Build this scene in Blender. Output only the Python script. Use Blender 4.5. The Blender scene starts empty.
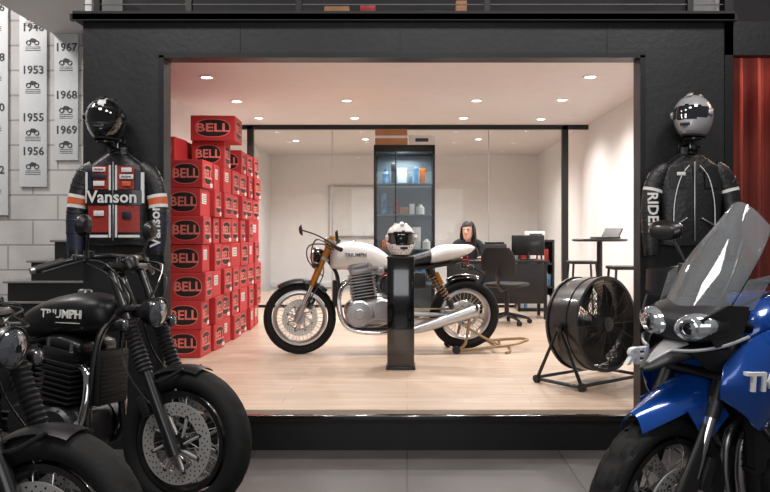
import bpy, bmesh, math, random
from mathutils import Vector, Matrix, Euler
V=Vector
random.seed(3)
sc=bpy.context.scene
sc.view_settings.view_transform='Standard'
D2R=math.radians
# ------------------------------------------------------------------ materials
def lin(c):
    r=[]
    for x in c:
        x=x/255.0
        r.append(x/12.92 if x<=0.04045 else ((x+0.055)/1.055)**2.4)
    return tuple(r)+(1.0,)
def M(name,col,rough=.5,metal=0.0,var=0.12,vscale=6.0,bump=0.0,bscale=60.0,coat=0.0,emis=0.0,spec=0.5,aniso=None):
    m=bpy.data.materials.new(name); m.use_nodes=True
    nt=m.node_tree; N=nt.nodes; L=nt.links
    p=N['Principled BSDF']
    c=lin(col)
    tc=N.new('ShaderNodeTexCoord')
    nz=N.new('ShaderNodeTexNoise'); nz.inputs['Scale'].default_value=vscale; nz.inputs['Detail'].default_value=4
    L.new(tc.outputs['Object'],nz.inputs['Vector'])
    if aniso:
        mp=N.new('ShaderNodeMapping'); mp.inputs['Scale'].default_value=aniso
        L.new(tc.outputs['Object'],mp.inputs['Vector']); L.new(mp.outputs[0],nz.inputs['Vector'])
    rp=N.new('ShaderNodeValToRGB')
    rp.color_ramp.elements[0].position=.3; rp.color_ramp.elements[1].position=.7
    rp.color_ramp.elements[0].color=tuple(x*(1-var) for x in c[:3])+(1,)
    rp.color_ramp.elements[1].color=tuple(min(1,x*(1+var)) for x in c[:3])+(1,)
    L.new(nz.outputs[0],rp.inputs[0]); L.new(rp.outputs[0],p.inputs['Base Color'])
    p.inputs['Roughness'].default_value=rough; p.inputs['Metallic'].default_value=metal
    p.inputs['Coat Weight'].default_value=coat; p.inputs['Specular IOR Level'].default_value=spec
    p.inputs['Coat Roughness'].default_value=.05
    if emis:
        p.inputs['Emission Color'].default_value=c; p.inputs['Emission Strength'].default_value=emis
    if bump:
        n2=N.new('ShaderNodeTexNoise'); n2.inputs['Scale'].default_value=bscale; n2.inputs['Detail'].default_value=3
        L.new(tc.outputs['Object'],n2.inputs['Vector'])
        b=N.new('ShaderNodeBump'); b.inputs['Strength'].default_value=bump; b.inputs['Distance'].default_value=.01
        L.new(n2.outputs[0],b.inputs['Height']); L.new(b.outputs[0],p.inputs['Normal'])
    return m
def brickmat(name,c1,c2,cm,w,h,mortar,axes,rough=.6,offset=.5,bump=.3,grain=None,coat=0):
    m=bpy.data.materials.new(name); m.use_nodes=True
    nt=m.node_tree; N=nt.nodes; L=nt.links; p=N['Principled BSDF']
    tc=N.new('ShaderNodeTexCoord'); sp=N.new('ShaderNodeSeparateXYZ'); cb=N.new('ShaderNodeCombineXYZ')
    L.new(tc.outputs['Object'],sp.inputs[0])
    L.new(sp.outputs[axes[0]],cb.inputs[0]); L.new(sp.outputs[axes[1]],cb.inputs[1])
    b=N.new('ShaderNodeTexBrick'); L.new(cb.outputs[0],b.inputs['Vector'])
    b.inputs['Color1'].default_value=lin(c1); b.inputs['Color2'].default_value=lin(c2); b.inputs['Mortar'].default_value=lin(cm)
    b.inputs['Scale'].default_value=1.0; b.inputs['Mortar Size'].default_value=mortar
    b.inputs['Brick Width'].default_value=w; b.inputs['Row Height'].default_value=h; b.offset=offset
    b.inputs['Mortar Smooth'].default_value=.3
    nz=N.new('ShaderNodeTexNoise'); nz.inputs['Scale'].default_value=3; nz.inputs['Detail'].default_value=6
    mp=N.new('ShaderNodeMapping'); L.new(cb.outputs[0],mp.inputs[0]); L.new(mp.outputs[0],nz.inputs['Vector'])
    if grain: mp.inputs['Scale'].default_value=grain
    mx=N.new('ShaderNodeMix'); mx.data_type='RGBA'; mx.blend_type='MULTIPLY'; mx.inputs[0].default_value=.35
    L.new(b.outputs['Color'],mx.inputs[6])
    rp=N.new('ShaderNodeValToRGB'); rp.color_ramp.elements[0].color=(.6,.6,.6,1); rp.color_ramp.elements[1].color=(1.25,1.25,1.25,1)
    rp.color_ramp.elements[0].position=.35; rp.color_ramp.elements[1].position=.65
    L.new(nz.outputs[0],rp.inputs[0]); L.new(rp.outputs[0],mx.inputs[7])
    L.new(mx.outputs[2],p.inputs['Base Color']); p.inputs['Roughness'].default_value=rough
    p.inputs['Coat Weight'].default_value=coat
    bp=N.new('ShaderNodeBump'); bp.inputs['Strength'].default_value=bump; bp.inputs['Distance'].default_value=.01
    iv=N.new('ShaderNodeMath'); iv.operation='SUBTRACT'; iv.inputs[0].default_value=1; L.new(b.outputs['Fac'],iv.inputs[1])
    L.new(iv.outputs[0],bp.inputs['Height']); L.new(bp.outputs[0],p.inputs['Normal'])
    return m
def glassmat(name,tint=(235,240,242),refl=.08,rough=.0,milk=0.0,fres=.55):
    m=bpy.data.materials.new(name); m.use_nodes=True
    nt=m.node_tree; N=nt.nodes; L=nt.links
    for n in list(N):
        if n.type!='OUTPUT_MATERIAL': N.remove(n)
    o=[n for n in N if n.type=='OUTPUT_MATERIAL'][0]
    t=N.new('ShaderNodeBsdfTransparent'); t.inputs[0].default_value=lin(tint)
    g=N.new('ShaderNodeBsdfGlossy'); g.inputs['Roughness'].default_value=rough
    lw=N.new('ShaderNodeLayerWeight'); lw.inputs[0].default_value=.35
    ad=N.new('ShaderNodeMath'); ad.operation='MULTIPLY_ADD'; ad.inputs[1].default_value=fres; ad.inputs[2].default_value=refl*.6
    L.new(lw.outputs['Fresnel'],ad.inputs[0])
    x=N.new('ShaderNodeMixShader'); L.new(ad.outputs[0],x.inputs[0])
    L.new(t.outputs[0],x.inputs[1]); L.new(g.outputs[0],x.inputs[2])
    if milk:
        df=N.new('ShaderNodeBsdfTranslucent'); df.inputs[0].default_value=(.8,.82,.83,1); d2=N.new('ShaderNodeBsdfDiffuse'); d2.inputs[0].default_value=(.8,.82,.83,1)
        a=N.new('ShaderNodeMixShader'); a.inputs[0].default_value=.5; L.new(df.outputs[0],a.inputs[1]); L.new(d2.outputs[0],a.inputs[2])
        y=N.new('ShaderNodeMixShader'); y.inputs[0].default_value=milk; L.new(x.outputs[0],y.inputs[1]); L.new(a.outputs[0],y.inputs[2]); x=y
    L.new(x.outputs[0],o.inputs[0])
    return m
def dotmat(name,base,dot,scale=60,thr=.3):
    m=M(name,base,.2,coat=.6); nt=m.node_tree; N=nt.nodes; L=nt.links
    p=N['Principled BSDF']; tc=N.new('ShaderNodeTexCoord'); v=N.new('ShaderNodeTexVoronoi')
    v.inputs['Scale'].default_value=scale; v.inputs['Randomness'].default_value=.25; L.new(tc.outputs['Object'],v.inputs['Vector'])
    lt=N.new('ShaderNodeMath'); lt.operation='LESS_THAN'; lt.inputs[1].default_value=thr; L.new(v.outputs['Distance'],lt.inputs[0])
    mx=N.new('ShaderNodeMix'); mx.data_type='RGBA'; mx.inputs[6].default_value=lin(base); mx.inputs[7].default_value=lin(dot)
    L.new(lt.outputs[0],mx.inputs[0]); L.new(mx.outputs[2],p.inputs['Base Color']); return m

black=M('black_paint',(16,16,17),.35,coat=.3)
matte=M('matte_black_paint',(20,20,22),.38,spec=.45)
gloss=M('gloss_black_paint',(8,8,9),.12,coat=1)
plast=M('black_plastic',(22,22,23),.5,bump=.1,bscale=200)
dgrey=M('dark_grey_metal',(60,60,62),.4,.8)
tyre=M('tyre_rubber',(20,20,20),.75,bump=.15,bscale=90,spec=.3)
chrome=M('chrome',(215,215,218),.08,1,var=.03)
steel=M('brushed_steel',(185,185,187),.33,1,var=.08)
discmat=M('brake_disc_steel',(210,208,205),.42,.7,var=.08)
alu=M('cast_aluminium',(165,165,167),.38,.9,bump=.08)
rimal=M('rim_aluminium',(200,200,200),.3,.9)
gold=M('gold_anodised',(185,130,62),.28,1)
goldp=M('gold_paint',(158,134,100),.42,.4)
white=M('white_gloss_paint',(232,231,230),.18,coat=.8,var=.02)
wht=M('white_plastic',(222,221,220),.5,var=.04)
lensm=M('headlamp_lens',(120,125,132),.06,.7,coat=1,var=.1,vscale=40)
lensb=M('headlamp_lens_bright',(205,210,216),.1,.75,coat=1,var=.12,vscale=50)
orange=M('amber_lens',(220,110,20),.2,coat=.6)
blue=M('blue_metallic_paint',(16,72,156),.22,.25,coat=1,var=.08)
redp=M('red_paint',(160,26,28),.4)
leather=M('black_leather',(22,21,22),.42,bump=.35,bscale=45,spec=.6)
leat2=M('panelled_leather_red',(142,40,32),.45,bump=.3,bscale=45)
leat3=M('leather_orange',(196,92,48),.45,bump=.3,bscale=45)
leat4=M('leather_white',(212,211,209),.45,bump=.2,bscale=45)
leat5=M('leather_navy',(26,30,48),.45,bump=.2,bscale=45)
visor=M('smoked_visor',(6,6,8),.05,coat=1)
visor2=M('grey_visor',(40,42,46),.06,.3,coat=1)
liner=M('helmet_liner',(14,14,14),.9)
silverp=M('silver_helmet_paint',(160,160,162),.3,.1,coat=.8)
skin=M('skin',(214,164,140),.5,var=.05)
lipm=M('lips',(165,95,85),.5)
hairm=M('black_hair',(15,12,12),.45,bump=.5,bscale=120,aniso=(1,1,.1))
cloth=M('dark_cloth',(32,32,38),.9,bump=.3,bscale=200)
paper=M('paper_white',(222,222,220),.7,var=.05)
card=M('cardboard_brown',(176,130,94),.8)
boxred=M('red_carton',(192,48,52),.55,var=.06)
boxblk=M('carton_print_black',(26,16,16),.5)
boxpnk=M('carton_print_pink',(232,128,120),.5)
wallwhite=M('white_wall_paint',(232,230,229),.7,var=.02,bump=.05)
ceilm=M('ceiling_paint',(220,213,211),.6,var=.02)
facade=M('dark_stained_plywood',(25,26,29),.45,var=.25,vscale=4,aniso=(1,1,.15),bump=.15,bscale=30)
frame_m=M('black_steel_frame',(14,14,15),.4)
doorm=M('brown_door_wood',(120,84,66),.5,var=.2,aniso=(8,8,1))
mezz=M('mezzanine_dark_paint',(34,33,34),.7)
stairm=M('dark_stair_steel',(22,22,24),.5)
tread=M('stair_tread_lit_edge',(120,118,116),.6)  # paler than the dark steps: their lit edges put into the colour
glass=glassmat('clear_glass',(244,246,246),.01,fres=.3)
screen=glassmat('windscreen_acrylic',(240,243,245),.06,milk=.13,fres=.25)
curt=M('red_curtain_fabric',(132,50,40),.8,var=.45,vscale=5,aniso=(9,1,.2))
blockm=brickmat('painted_blockwork',(190,187,184),(182,179,176),(150,147,145),.4,.2,.008,(0,2),.75,bump=.5)
woodf=brickmat('light_oak_planks',(212,190,170),(202,178,156),(168,144,124),1.6,.17,.002,(0,1),.38,bump=.1,grain=(.6,6,1),coat=.15)
tilef=brickmat('grey_concrete_tiles',(76,72,70),(70,66,64),(50,47,45),.9,.9,.006,(0,1),.42,offset=0,bump=.2)
paneltx=M('timeline_panel_print',(205,207,208),.5,var=.03)
ink=M('ink_dark_grey',(52,54,56),.6)
inklt=M('ink_white',(225,225,222),.5,var=.02)
lampem=M('downlight_led',(255,246,238),.5,emis=14)
screenm=M('monitor_screen',(40,50,62),.1,coat=.6,emis=.2)
photo=M('photo_print_blue',(90,140,180),.4,var=.7,vscale=14)
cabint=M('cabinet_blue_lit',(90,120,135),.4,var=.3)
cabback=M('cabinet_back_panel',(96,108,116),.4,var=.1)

# ------------------------------------------------------------------ geometry builder
def frm(a):
    a=V(a).normalized()
    r=V((0,0,1)) if abs(a.z)<.9 else V((1,0,0))
    u=a.cross(r).normalized(); v=a.cross(u).normalized()
    return u,v,a
def cat(pts,sub):
    pts=[list(p) for p in pts]; out=[]
    n=len(pts)
    for i in range(n-1):
        p0=pts[max(i-1,0)];p1=pts[i];p2=pts[i+1];p3=pts[min(i+2,n-1)]
        for k in range(sub):
            t=k/sub
            out.append([.5*((2*b)+(-a+c)*t+(2*a-5*b+4*c-d)*t*t+(-a+3*b-3*c+d)*t**3) for a,b,c,d in zip(p0,p1,p2,p3)])
    out.append(pts[-1]); return out
class G:
    def __init__(s): s.v=[];s.f=[];s.m=[];s.mats=[]
    def add(s,vs,fs,mat,T=None):
        if mat not in s.mats: s.mats.append(mat)
        i=s.mats.index(mat); o=len(s.v)
        for p in vs:
            p=V(p)
            s.v.append(T@p if T is not None else p)
        for f in fs:
            s.f.append([q+o for q in f]); s.m.append(i)
    def box(s,c,size,mat,rot=None,bev=0.0,T=None,seg=2):
        bm=bmesh.new(); bmesh.ops.create_cube(bm,size=1)
        for v in bm.verts: v.co=V((v.co.x*size[0],v.co.y*size[1],v.co.z*size[2]))
        if bev: bmesh.ops.bevel(bm,geom=list(bm.edges),offset=min(bev,min(size)*.49),segments=seg,affect='EDGES',profile=.5)
        R=Euler([D2R(a) for a in rot]).to_matrix().to_4x4() if rot else Matrix.Identity(4)
        X=Matrix.Translation(V(c))@R
        if T is not None: X=T@X
        bm.verts.index_update()
        s.add([v.co for v in bm.verts],[[v.index for v in f.verts] for f in bm.faces],mat,X); bm.free()
    def rings(s,rs,mat,cap=True,T=None,close=True,loop=False):
        n=len(rs[0]); vs=[p for r in rs for p in r]; fs=[]
        m=len(rs)
        for i in range(m if loop else m-1):
            j2=(i+1)%m
            for k in range(n if close else n-1):
                k2=(k+1)%n
                fs.append([i*n+k,i*n+k2,j2*n+k2,j2*n+k])
        if cap and not loop:
            fs.append(list(range(n))[::-1]); fs.append([(m-1)*n+k for k in range(n)])
        s.add(vs,fs,mat,T)
    def cyl(s,p0,p1,r0,mat,r1=None,seg=20,T=None,cap=True):
        p0=V(p0);p1=V(p1); r1=r0 if r1 is None else r1
        u,v,a=frm(p1-p0)
        cs=[(math.cos(2*math.pi*k/seg),math.sin(2*math.pi*k/seg)) for k in range(seg)]
        s.rings([[p0+(u*c+v*d)*r0 for c,d in cs],[p1+(u*c+v*d)*r1 for c,d in cs]],mat,cap,T)
    def tube(s,pts,r,mat,sub=6,seg=10,T=None,closed=False,cap=True):
        if not isinstance(r,(list,tuple)): r=[r]*len(pts)
        P=[list(p)+[q] for p,q in zip(pts,r)]
        if closed: P=P+[P[0]]
        P=cat(P,sub) if (len(P)>2 and sub>1) else P
        if closed: P=P[:-1]
        n=len(P); rs=[]; u=None
        for i in range(n):
            a=V(P[(i-1)%n if closed else max(i-1,0)][:3]); b=V(P[(i+1)%n if closed else min(i+1,n-1)][:3])
            t=(b-a).normalized()
            if u is None: u,_,_=frm(t)
            u=(u-t*u.dot(t)).normalized(); w=t.cross(u)
            c=V(P[i][:3]); R=P[i][3]
            rs.append([c+(u*math.cos(2*math.pi*k/seg)+w*math.sin(2*math.pi*k/seg))*R for k in range(seg)])
        s.rings(rs,mat,cap and not closed,T,loop=closed)
    def lathe(s,o,axis,prof,mat,seg=32,T=None,loop=False,cap=False):
        u,v,a=frm(axis); o=V(o)
        rs=[[o+a*h+(u*math.cos(2*math.pi*k/seg)+v*math.sin(2*math.pi*k/seg))*max(r,1e-4) for k in range(seg)] for r,h in prof]
        s.rings(rs,mat,cap,T,loop=loop)
    def torus(s,o,axis,R,r,mat,seg=32,sg=8,T=None):
        s.lathe(o,axis,[(R+r*math.cos(2*math.pi*k/sg),r*math.sin(2*math.pi*k/sg)) for k in range(sg)],mat,seg,T,loop=True)
    def ell(s,c,rad,mat,rot=None,seg=20,T=None):
        R=Euler([D2R(a) for a in rot]).to_matrix().to_4x4() if rot else Matrix.Identity(4)
        X=Matrix.Translation(V(c))@R
        if T is not None: X=T@X
        n=seg//2
        rs=[[(rad[0]*max(math.cos(t),1e-3)*math.cos(2*math.pi*k/seg),rad[1]*max(math.cos(t),1e-3)*math.sin(2*math.pi*k/seg),rad[2]*math.sin(t)) for k in range(seg)] for t in [(-.5+i/n)*math.pi for i in range(n+1)]]
        s.rings(rs,mat,True,X)
    def body(s,secs,mat,e=2.5,n=24,sub=5,T=None,axis='x'):
        """secs (x,y,z,hw,hh)"""
        S=cat(secs,sub); rs=[]
        for x,y,z,hw,hh in S:
            r=[]
            for k in range(n):
                t=2*math.pi*k/n; c=math.cos(t); d=math.sin(t)
                a=math.copysign(abs(c)**(2/e),c)*max(hw,1e-3); b=math.copysign(abs(d)**(2/e),d)*max(hh,1e-3)
                r.append((x,y+a,z+b) if axis=='x' else (x+a,y+b,z))
            rs.append(r)
        s.rings(rs,mat,True,T)
    def sheet(s,fn,nu,nv,mat,off=(0,0,0.003),T=None):
        off=V(off)
        vs=[V(fn(i/nu,j/nv)) for i in range(nu+1) for j in range(nv+1)]
        m=len(vs); w=nv+1; fs=[]
        for i in range(nu):
            for j in range(nv):
                a=i*w+j; fs.append([a,a+1,a+w+1,a+w]); fs.append([m+a,m+a+w,m+a+w+1,m+a+1])
        for i in range(nu):
            a=i*w; fs.append([a,a+w,m+a+w,m+a]); a=i*w+nv; fs.append([a,m+a,m+a+w,a+w])
        for j in range(nv):
            fs.append([j,m+j,m+j+1,j+1]); a=nu*w+j; fs.append([a,a+1,m+a+1,m+a])
        s.add(vs+[p+off for p in vs],fs,mat,T)
    def poly(s,pts,off,mat,T=None):
        n=len(pts); off=V(off); a=[V(p)-off*.5 for p in pts]; b=[V(p)+off*.5 for p in pts]
        fs=[list(range(n)),[n+k for k in range(n)][::-1]]+[[k,n+k,n+(k+1)%n,(k+1)%n] for k in range(n)]
        s.add(a+b,fs,mat,T)
    def text(s,txt,size,X,mat,ext=.001,sx=1.0,T=None,bold=0.0):
        vs,fs=textmesh(txt,size,ext,bold)
        Z=X@Matrix.Diagonal((sx,1,1,1))
        if T is not None: Z=T@Z
        s.add(vs,fs,mat,Z)
    def obj(s,name,parent=None,ang=35,loc=None,rot=None,scale=None):
        me=bpy.data.meshes.new(name); me.from_pydata([tuple(v) for v in s.v],[],s.f)
        for m in s.mats: me.materials.append(m)
        me.polygons.foreach_set('material_index',s.m); 
        bm=bmesh.new(); bm.from_mesh(me); bmesh.ops.recalc_face_normals(bm,faces=bm.faces); bm.to_mesh(me); bm.free()
        me.polygons.foreach_set('use_smooth',[True]*len(me.polygons))
        me.set_sharp_from_angle(angle=D2R(ang)); me.update()
        o=bpy.data.objects.new(name,me); sc.collection.objects.link(o)
        if parent: o.parent=parent
        if loc: o.location=loc
        if rot: o.rotation_euler=[D2R(a) for a in rot]
        if scale: o.scale=(scale,)*3
        return o
_tc={}
def textmesh(txt,size,ext,bold):
    k=(txt,size,ext,bold)
    if k in _tc: return _tc[k]
    cu=bpy.data.curves.new('t','FONT'); cu.body=txt; cu.size=size; cu.extrude=ext; cu.align_x='CENTER'; cu.align_y='CENTER'; cu.resolution_u=2; cu.offset=bold
    o=bpy.data.objects.new('t',cu); sc.collection.objects.link(o)
    dg=bpy.context.evaluated_depsgraph_get(); me=o.evaluated_get(dg).to_mesh()
    r=([v.co.copy() for v in me.vertices],[list(p.vertices) for p in me.polygons])
    o.evaluated_get(dg).to_mesh_clear(); bpy.data.objects.remove(o); bpy.data.curves.remove(cu)
    _tc[k]=r; return r
def TM(loc,xa,ya):
    xa=V(xa).normalized(); ya=V(ya).normalized(); za=xa.cross(ya)
    m=Matrix((xa,ya,za)).transposed().to_4x4(); m.translation=V(loc); return m
def empty(name,loc=(0,0,0),rotz=0,scale=1,rot=None):
    e=bpy.data.objects.new(name,None); sc.collection.objects.link(e); e.location=loc
    e.rotation_euler=(0,0,D2R(rotz)) if rot is None else [D2R(a) for a in rot]; e.scale=(scale,)*3; e.empty_display_size=.2
    return e
def shellbox(name,lo,hi,mat,bev=0):
    g=G(); c=[(a+b)/2 for a,b in zip(lo,hi)]; g.box(c,[b-a for a,b in zip(lo,hi)],mat,bev=bev); return g.obj(name)

# ------------------------------------------------------------------ ROOM SHELL
PZ=.21; CZ=2.89; FY=4.48
OL=-1.47; OR=1.41; OT=2.36
shellbox('floor',(-7,-1.5,-.1),(7,FY,0),tilef)
shellbox('floor_subfloor',(-7,FY,-.1),(7,16,0),mezz)
g=G(); g.box((0,10.06,.105),(5.6,8.13,.21),woodf); g.box((-.01,5.3,.105),(3.84,1.4,.21),woodf); g.obj('floor_platform')
g=G(); g.box((-.03,FY-.005,.09),(2.9,.03,.18),frame_m); g.box((-.03,FY-.012,.195),(2.9,.05,.03),gloss,bev=.004); g.obj('trim_platform_edge')
g=G()
for x0,x1 in ((-1.94,OL),(OR,1.90)):
    g.box(((x0+x1)/2,FY+.06,OT/2),(x1-x0,.12,OT),facade)
g.box((-.02,FY+.06,(OT+2.56)/2),(3.84,.12,2.56-OT),facade)
for x in (-1.0,-.04,1.2): g.box((x,FY-.001,(OT+2.56)/2),(.006,.006,2.56-OT-.01),frame_m)
for x in (OL,OR): g.box((x,FY+.06,(PZ+OT)/2),(.03,.135,OT-PZ),frame_m)
g.box((-.03,FY+.06,OT),(OR-OL+.03,.135,.03),frame_m)
g.obj('wall_facade')
shellbox('wall_return_left',(-1.98,FY+.12,0),(-1.94,6.0,2.9),wallwhite)
shellbox('wall_return_right',(1.90,FY+.12,0),(1.94,5.6,2.9),wallwhite)
shellbox('wall_return_right_front',(1.94,5.56,0),(2.70,5.62,2.9),wallwhite)
shellbox('wall_left',(-2.83,6.1,0),(-2.77,15.2,CZ),wallwhite)
shellbox('wall_right',(2.66,5.62,0),(2.72,15.2,CZ),wallwhite)
shellbox('wall_back',(-2.83,15.2,0),(2.72,15.3,CZ),wallwhite)
shellbox('wall_block',(-7,6.0,0),(-1.98,6.1,4.6),blockm)
shellbox('ceiling',(-2.83,5.1,CZ),(2.72,15.3,CZ+.08),ceilm)
shellbox('ceiling_front_soffit',(-1.98,FY+.12,2.5),(1.94,5.1,2.56),ceilm)
g=G(); g.box((1.45,5.14,3.6),(6.9,.08,2.2),mezz); g.obj('wall_mezzanine')
g=G(); g.box((-.02,4.8,2.585),(3.92,.75,.05),mezz); g.box((-.02,4.44,2.575),(3.95,.03,.04),mezz); g.obj('trim_mezzanine_slab')
g=G()
for x in (-1.86,-1.31,-.65,.48,1.7): g.box((x,4.5,2.95),(.035,.035,.75),frame_m)
for z in (2.67,2.74,2.81,2.88): g.cyl((-1.95,4.5,z),(1.9,4.5,z),.004,steel,seg=8)
g.box((0,4.5,3.33),(3.9,.05,.05),frame_m); g.obj('mezzanine_railing')
g=G()
g.box((0,0,.07),(.16,.12,.14),card,bev=.005); g.box((.2,0,.05),(.12,.12,.10),paper,bev=.005); g.box((.2,0,.13),(.10,.10,.05),redp,bev=.005)
g.obj('parcel_stack',loc=(-.45,4.85,2.61))
g=G(); g.box((0,0,.06),(.22,.14,.12),dgrey,bev=.01); g.box((.02,-.072,.07),(.12,.003,.05),paper); g.box((.17,0,.09),(.07,.1,.18),card,bev=.004)
g.obj('tool_case',loc=(.18,4.85,2.61))
# ceiling downlights
dl=[(-2.04,7.62,5),(1.86,7.6,80),(-2.05,9.0,14),(-.72,8.95,100),(.83,8.95,95),(1.85,8.9,80),(-2.04,10.3,75),(-.72,10.3,90),(.78,10.3,90),(1.86,10.4,75),(-.7,12.6,180),(1.2,12.6,180),(-1.9,12.8,155),(-1.0,6.4,72),(.1,6.4,85),(1.2,6.4,76)]
g=G()
for x,y,_ in dl:
    g.lathe((x,y,CZ),(0,0,-1),[(.075,0),(.075,.006),(.058,.01),(.054,.004)],wht,24)
    g.lathe((x,y,CZ-.004),(0,0,-1),[(.054,0),(.0,0.0015)],lampem,20)
g.obj('ceiling_downlights')
def spot(name,loc,e,rot=(0,0,0),ang=155,col=(1,.955,.92),r=.06,blend=.7):
    l=bpy.data.lights.new(name,'SPOT'); l.energy=e; l.color=col; l.spot_size=D2R(ang); l.spot_blend=blend; l.shadow_soft_size=r
    o=bpy.data.objects.new(name,l); sc.collection.objects.link(o); o.location=loc; o.rotation_euler=[D2R(a) for a in rot]; return o
def area(name,loc,e,size,rot=(0,0,0),col=(1,.95,.92),sy=None):
    l=bpy.data.lights.new(name,'AREA'); l.energy=e; l.color=col; l.size=size
    if sy: l.shape='RECTANGLE'; l.size_y=sy
    o=bpy.data.objects.new(name,l); sc.collection.objects.link(o); o.location=loc; o.rotation_euler=[D2R(a) for a in rot]; return o
for i,(x,y,en) in enumerate(dl): spot('downlight_lamp_%d'%i,(x,y,CZ-.03),en*1.12)
# glazed partition
g=G()
g.box((0,11,CZ-.03),(5.4,.08,.07),frame_m)
for x in (-2.3,2.32): g.box((x,11,(PZ+CZ)/2),(.09,.08,CZ-PZ),frame_m)
for x in (-1.1,.0,1.2): g.box((x,11,(PZ+CZ)/2),(.012,.03,CZ-PZ),steel)
g.box((0,11,PZ+.02),(4.6,.06,.04),frame_m)
g.obj('trim_glazed_partition')
g=G(); g.box((0,11,(PZ+CZ)/2),(4.55,.01,CZ-PZ-.1),glass); g.obj('window_1')
g=G(); g.box((0,0,1.03),(.04,.92,2.06),doorm,bev=.004); g.box((.03,.4,1.0),(.04,.03,.12),steel,bev=.005); g.box((0,.5,1.05),(.04,.06,2.12),wht); g.box((0,-.5,1.05),(.04,.06,2.12),wht); g.box((0,0,2.1),(.04,1.06,.06),wht)
g.obj('door_1',loc=(-2.745,12.6,PZ))
g=G(); g.box((0,0,0),(1.25,.02,1.0),paper,bev=.004)
for z in(-.51,.51): g.box((0,0,z),(1.28,.03,.02),steel)
for x in(-.63,.63): g.box((x,0,0),(.02,.03,1.02),steel)
g.box((0,-.04,-.5),(.8,.07,.015),steel); g.obj('whiteboard',loc=(-.95,15.17,1.75))
shellbox('baseboard_back',(-2.77,15.17,PZ),(2.66,15.2,PZ+.1),wht)
shellbox('baseboard_right',(2.64,5.7,PZ),(2.66,15.17,PZ+.1),wht)
shellbox('baseboard_left',(-2.77,6.2,PZ),(-2.75,12.0,PZ+.1),wht)
# right shop window with curtain
g=G()
for x in (1.925,3.4): g.box((x,FY+.03,1.4),(.05,.08,2.8),frame_m)
g.box((2.65,FY+.03,2.46),(1.5,.08,.2),facade); g.box((2.65,FY+.03,.2),(1.5,.08,.4),facade); g.obj('trim_shop_window')
g=G(); g.box((2.66,FY+.04,1.38),(1.42,.008,1.96),glass); g.obj('window_2')
g=G(); g.sheet(lambda u,v:(1.97+u*1.6,5.0+.045*math.sin(u*75)+.015*math.sin(u*31),.02+v*2.55),160,2,curt,(0,.004,0)); g.cyl((1.95,5,2.6),(3.6,5,2.6),.015,steel); g.obj('window_curtain')
area('window_lamp',(2.7,4.75,2.5),13,.5,(0,0,0),(1,.6,.45),.1)
# stairs
g=G()
for i in range(8):
    z=.255+ i*.14; x0=-2.72-.16*(5-i)
    zz=z-.14 if i else 0
    g.box(((x0-1.99)/2,5.52,(z+zz)/2),(-1.99-x0,.85,z-zz),stairm)
    g.box(((x0-.03-1.99)/2,5.52,z+.008),(-1.96-x0,.87,.016),tread,bev=.003)
g.obj('staircase')
# timeline panels
def panel(name,x0,x1,z0,z1,items):
    g=G(); w=x1-x0
    g.box((0,0,(z0+z1)/2),(w,.012,z1-z0),paneltx,bev=.002)
    for z,t in items:
        g.text(t,.09,TM((0,-.008,z),(1,0,0),(0,0,1)),ink,.001,1.0,bold=.0012)
        zz=z-.11
        for sx in(-.035,.03): g.torus((sx,-.008,zz-.012),(0,1,0),.017,.004,ink,16,6)
        g.poly([(-.035,-.008,zz),(-.01,-.008,zz+.025),(.02,-.008,zz+.02),(.035,-.008,zz+.0),(.0,-.008,zz-.01)],(0,.003,0),ink)
        for k in range(3): g.box((0,-.007,zz-.045-k*.014),(w*.55,.002,.004),ink)
    return g.obj(name,loc=((x0+x1)/2,5.985,0))
panel('timeline_panel',-3.10,-2.88,1.667,3.5,[(3.14,'1942'),(2.94,'1946'),(2.60,'1953'),(2.22,'1955'),(1.95,'1956')])
panel('timeline_panel',-2.82,-2.63,1.88,3.5,[(3.10,'1966'),(2.78,'1967'),(2.40,'1968'),(2.12,'1969')])
panel('timeline_panel',-3.42,-3.19,1.44,3.5,[(3.1,'1936'),(2.7,'1938'),(2.3,'1940'),(1.8,'1942')])
panel('timeline_panel',-2.56,-2.40,2.10,3.5,[(3.3,'1971'),(3.0,'1973'),(2.6,'1975')])

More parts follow.
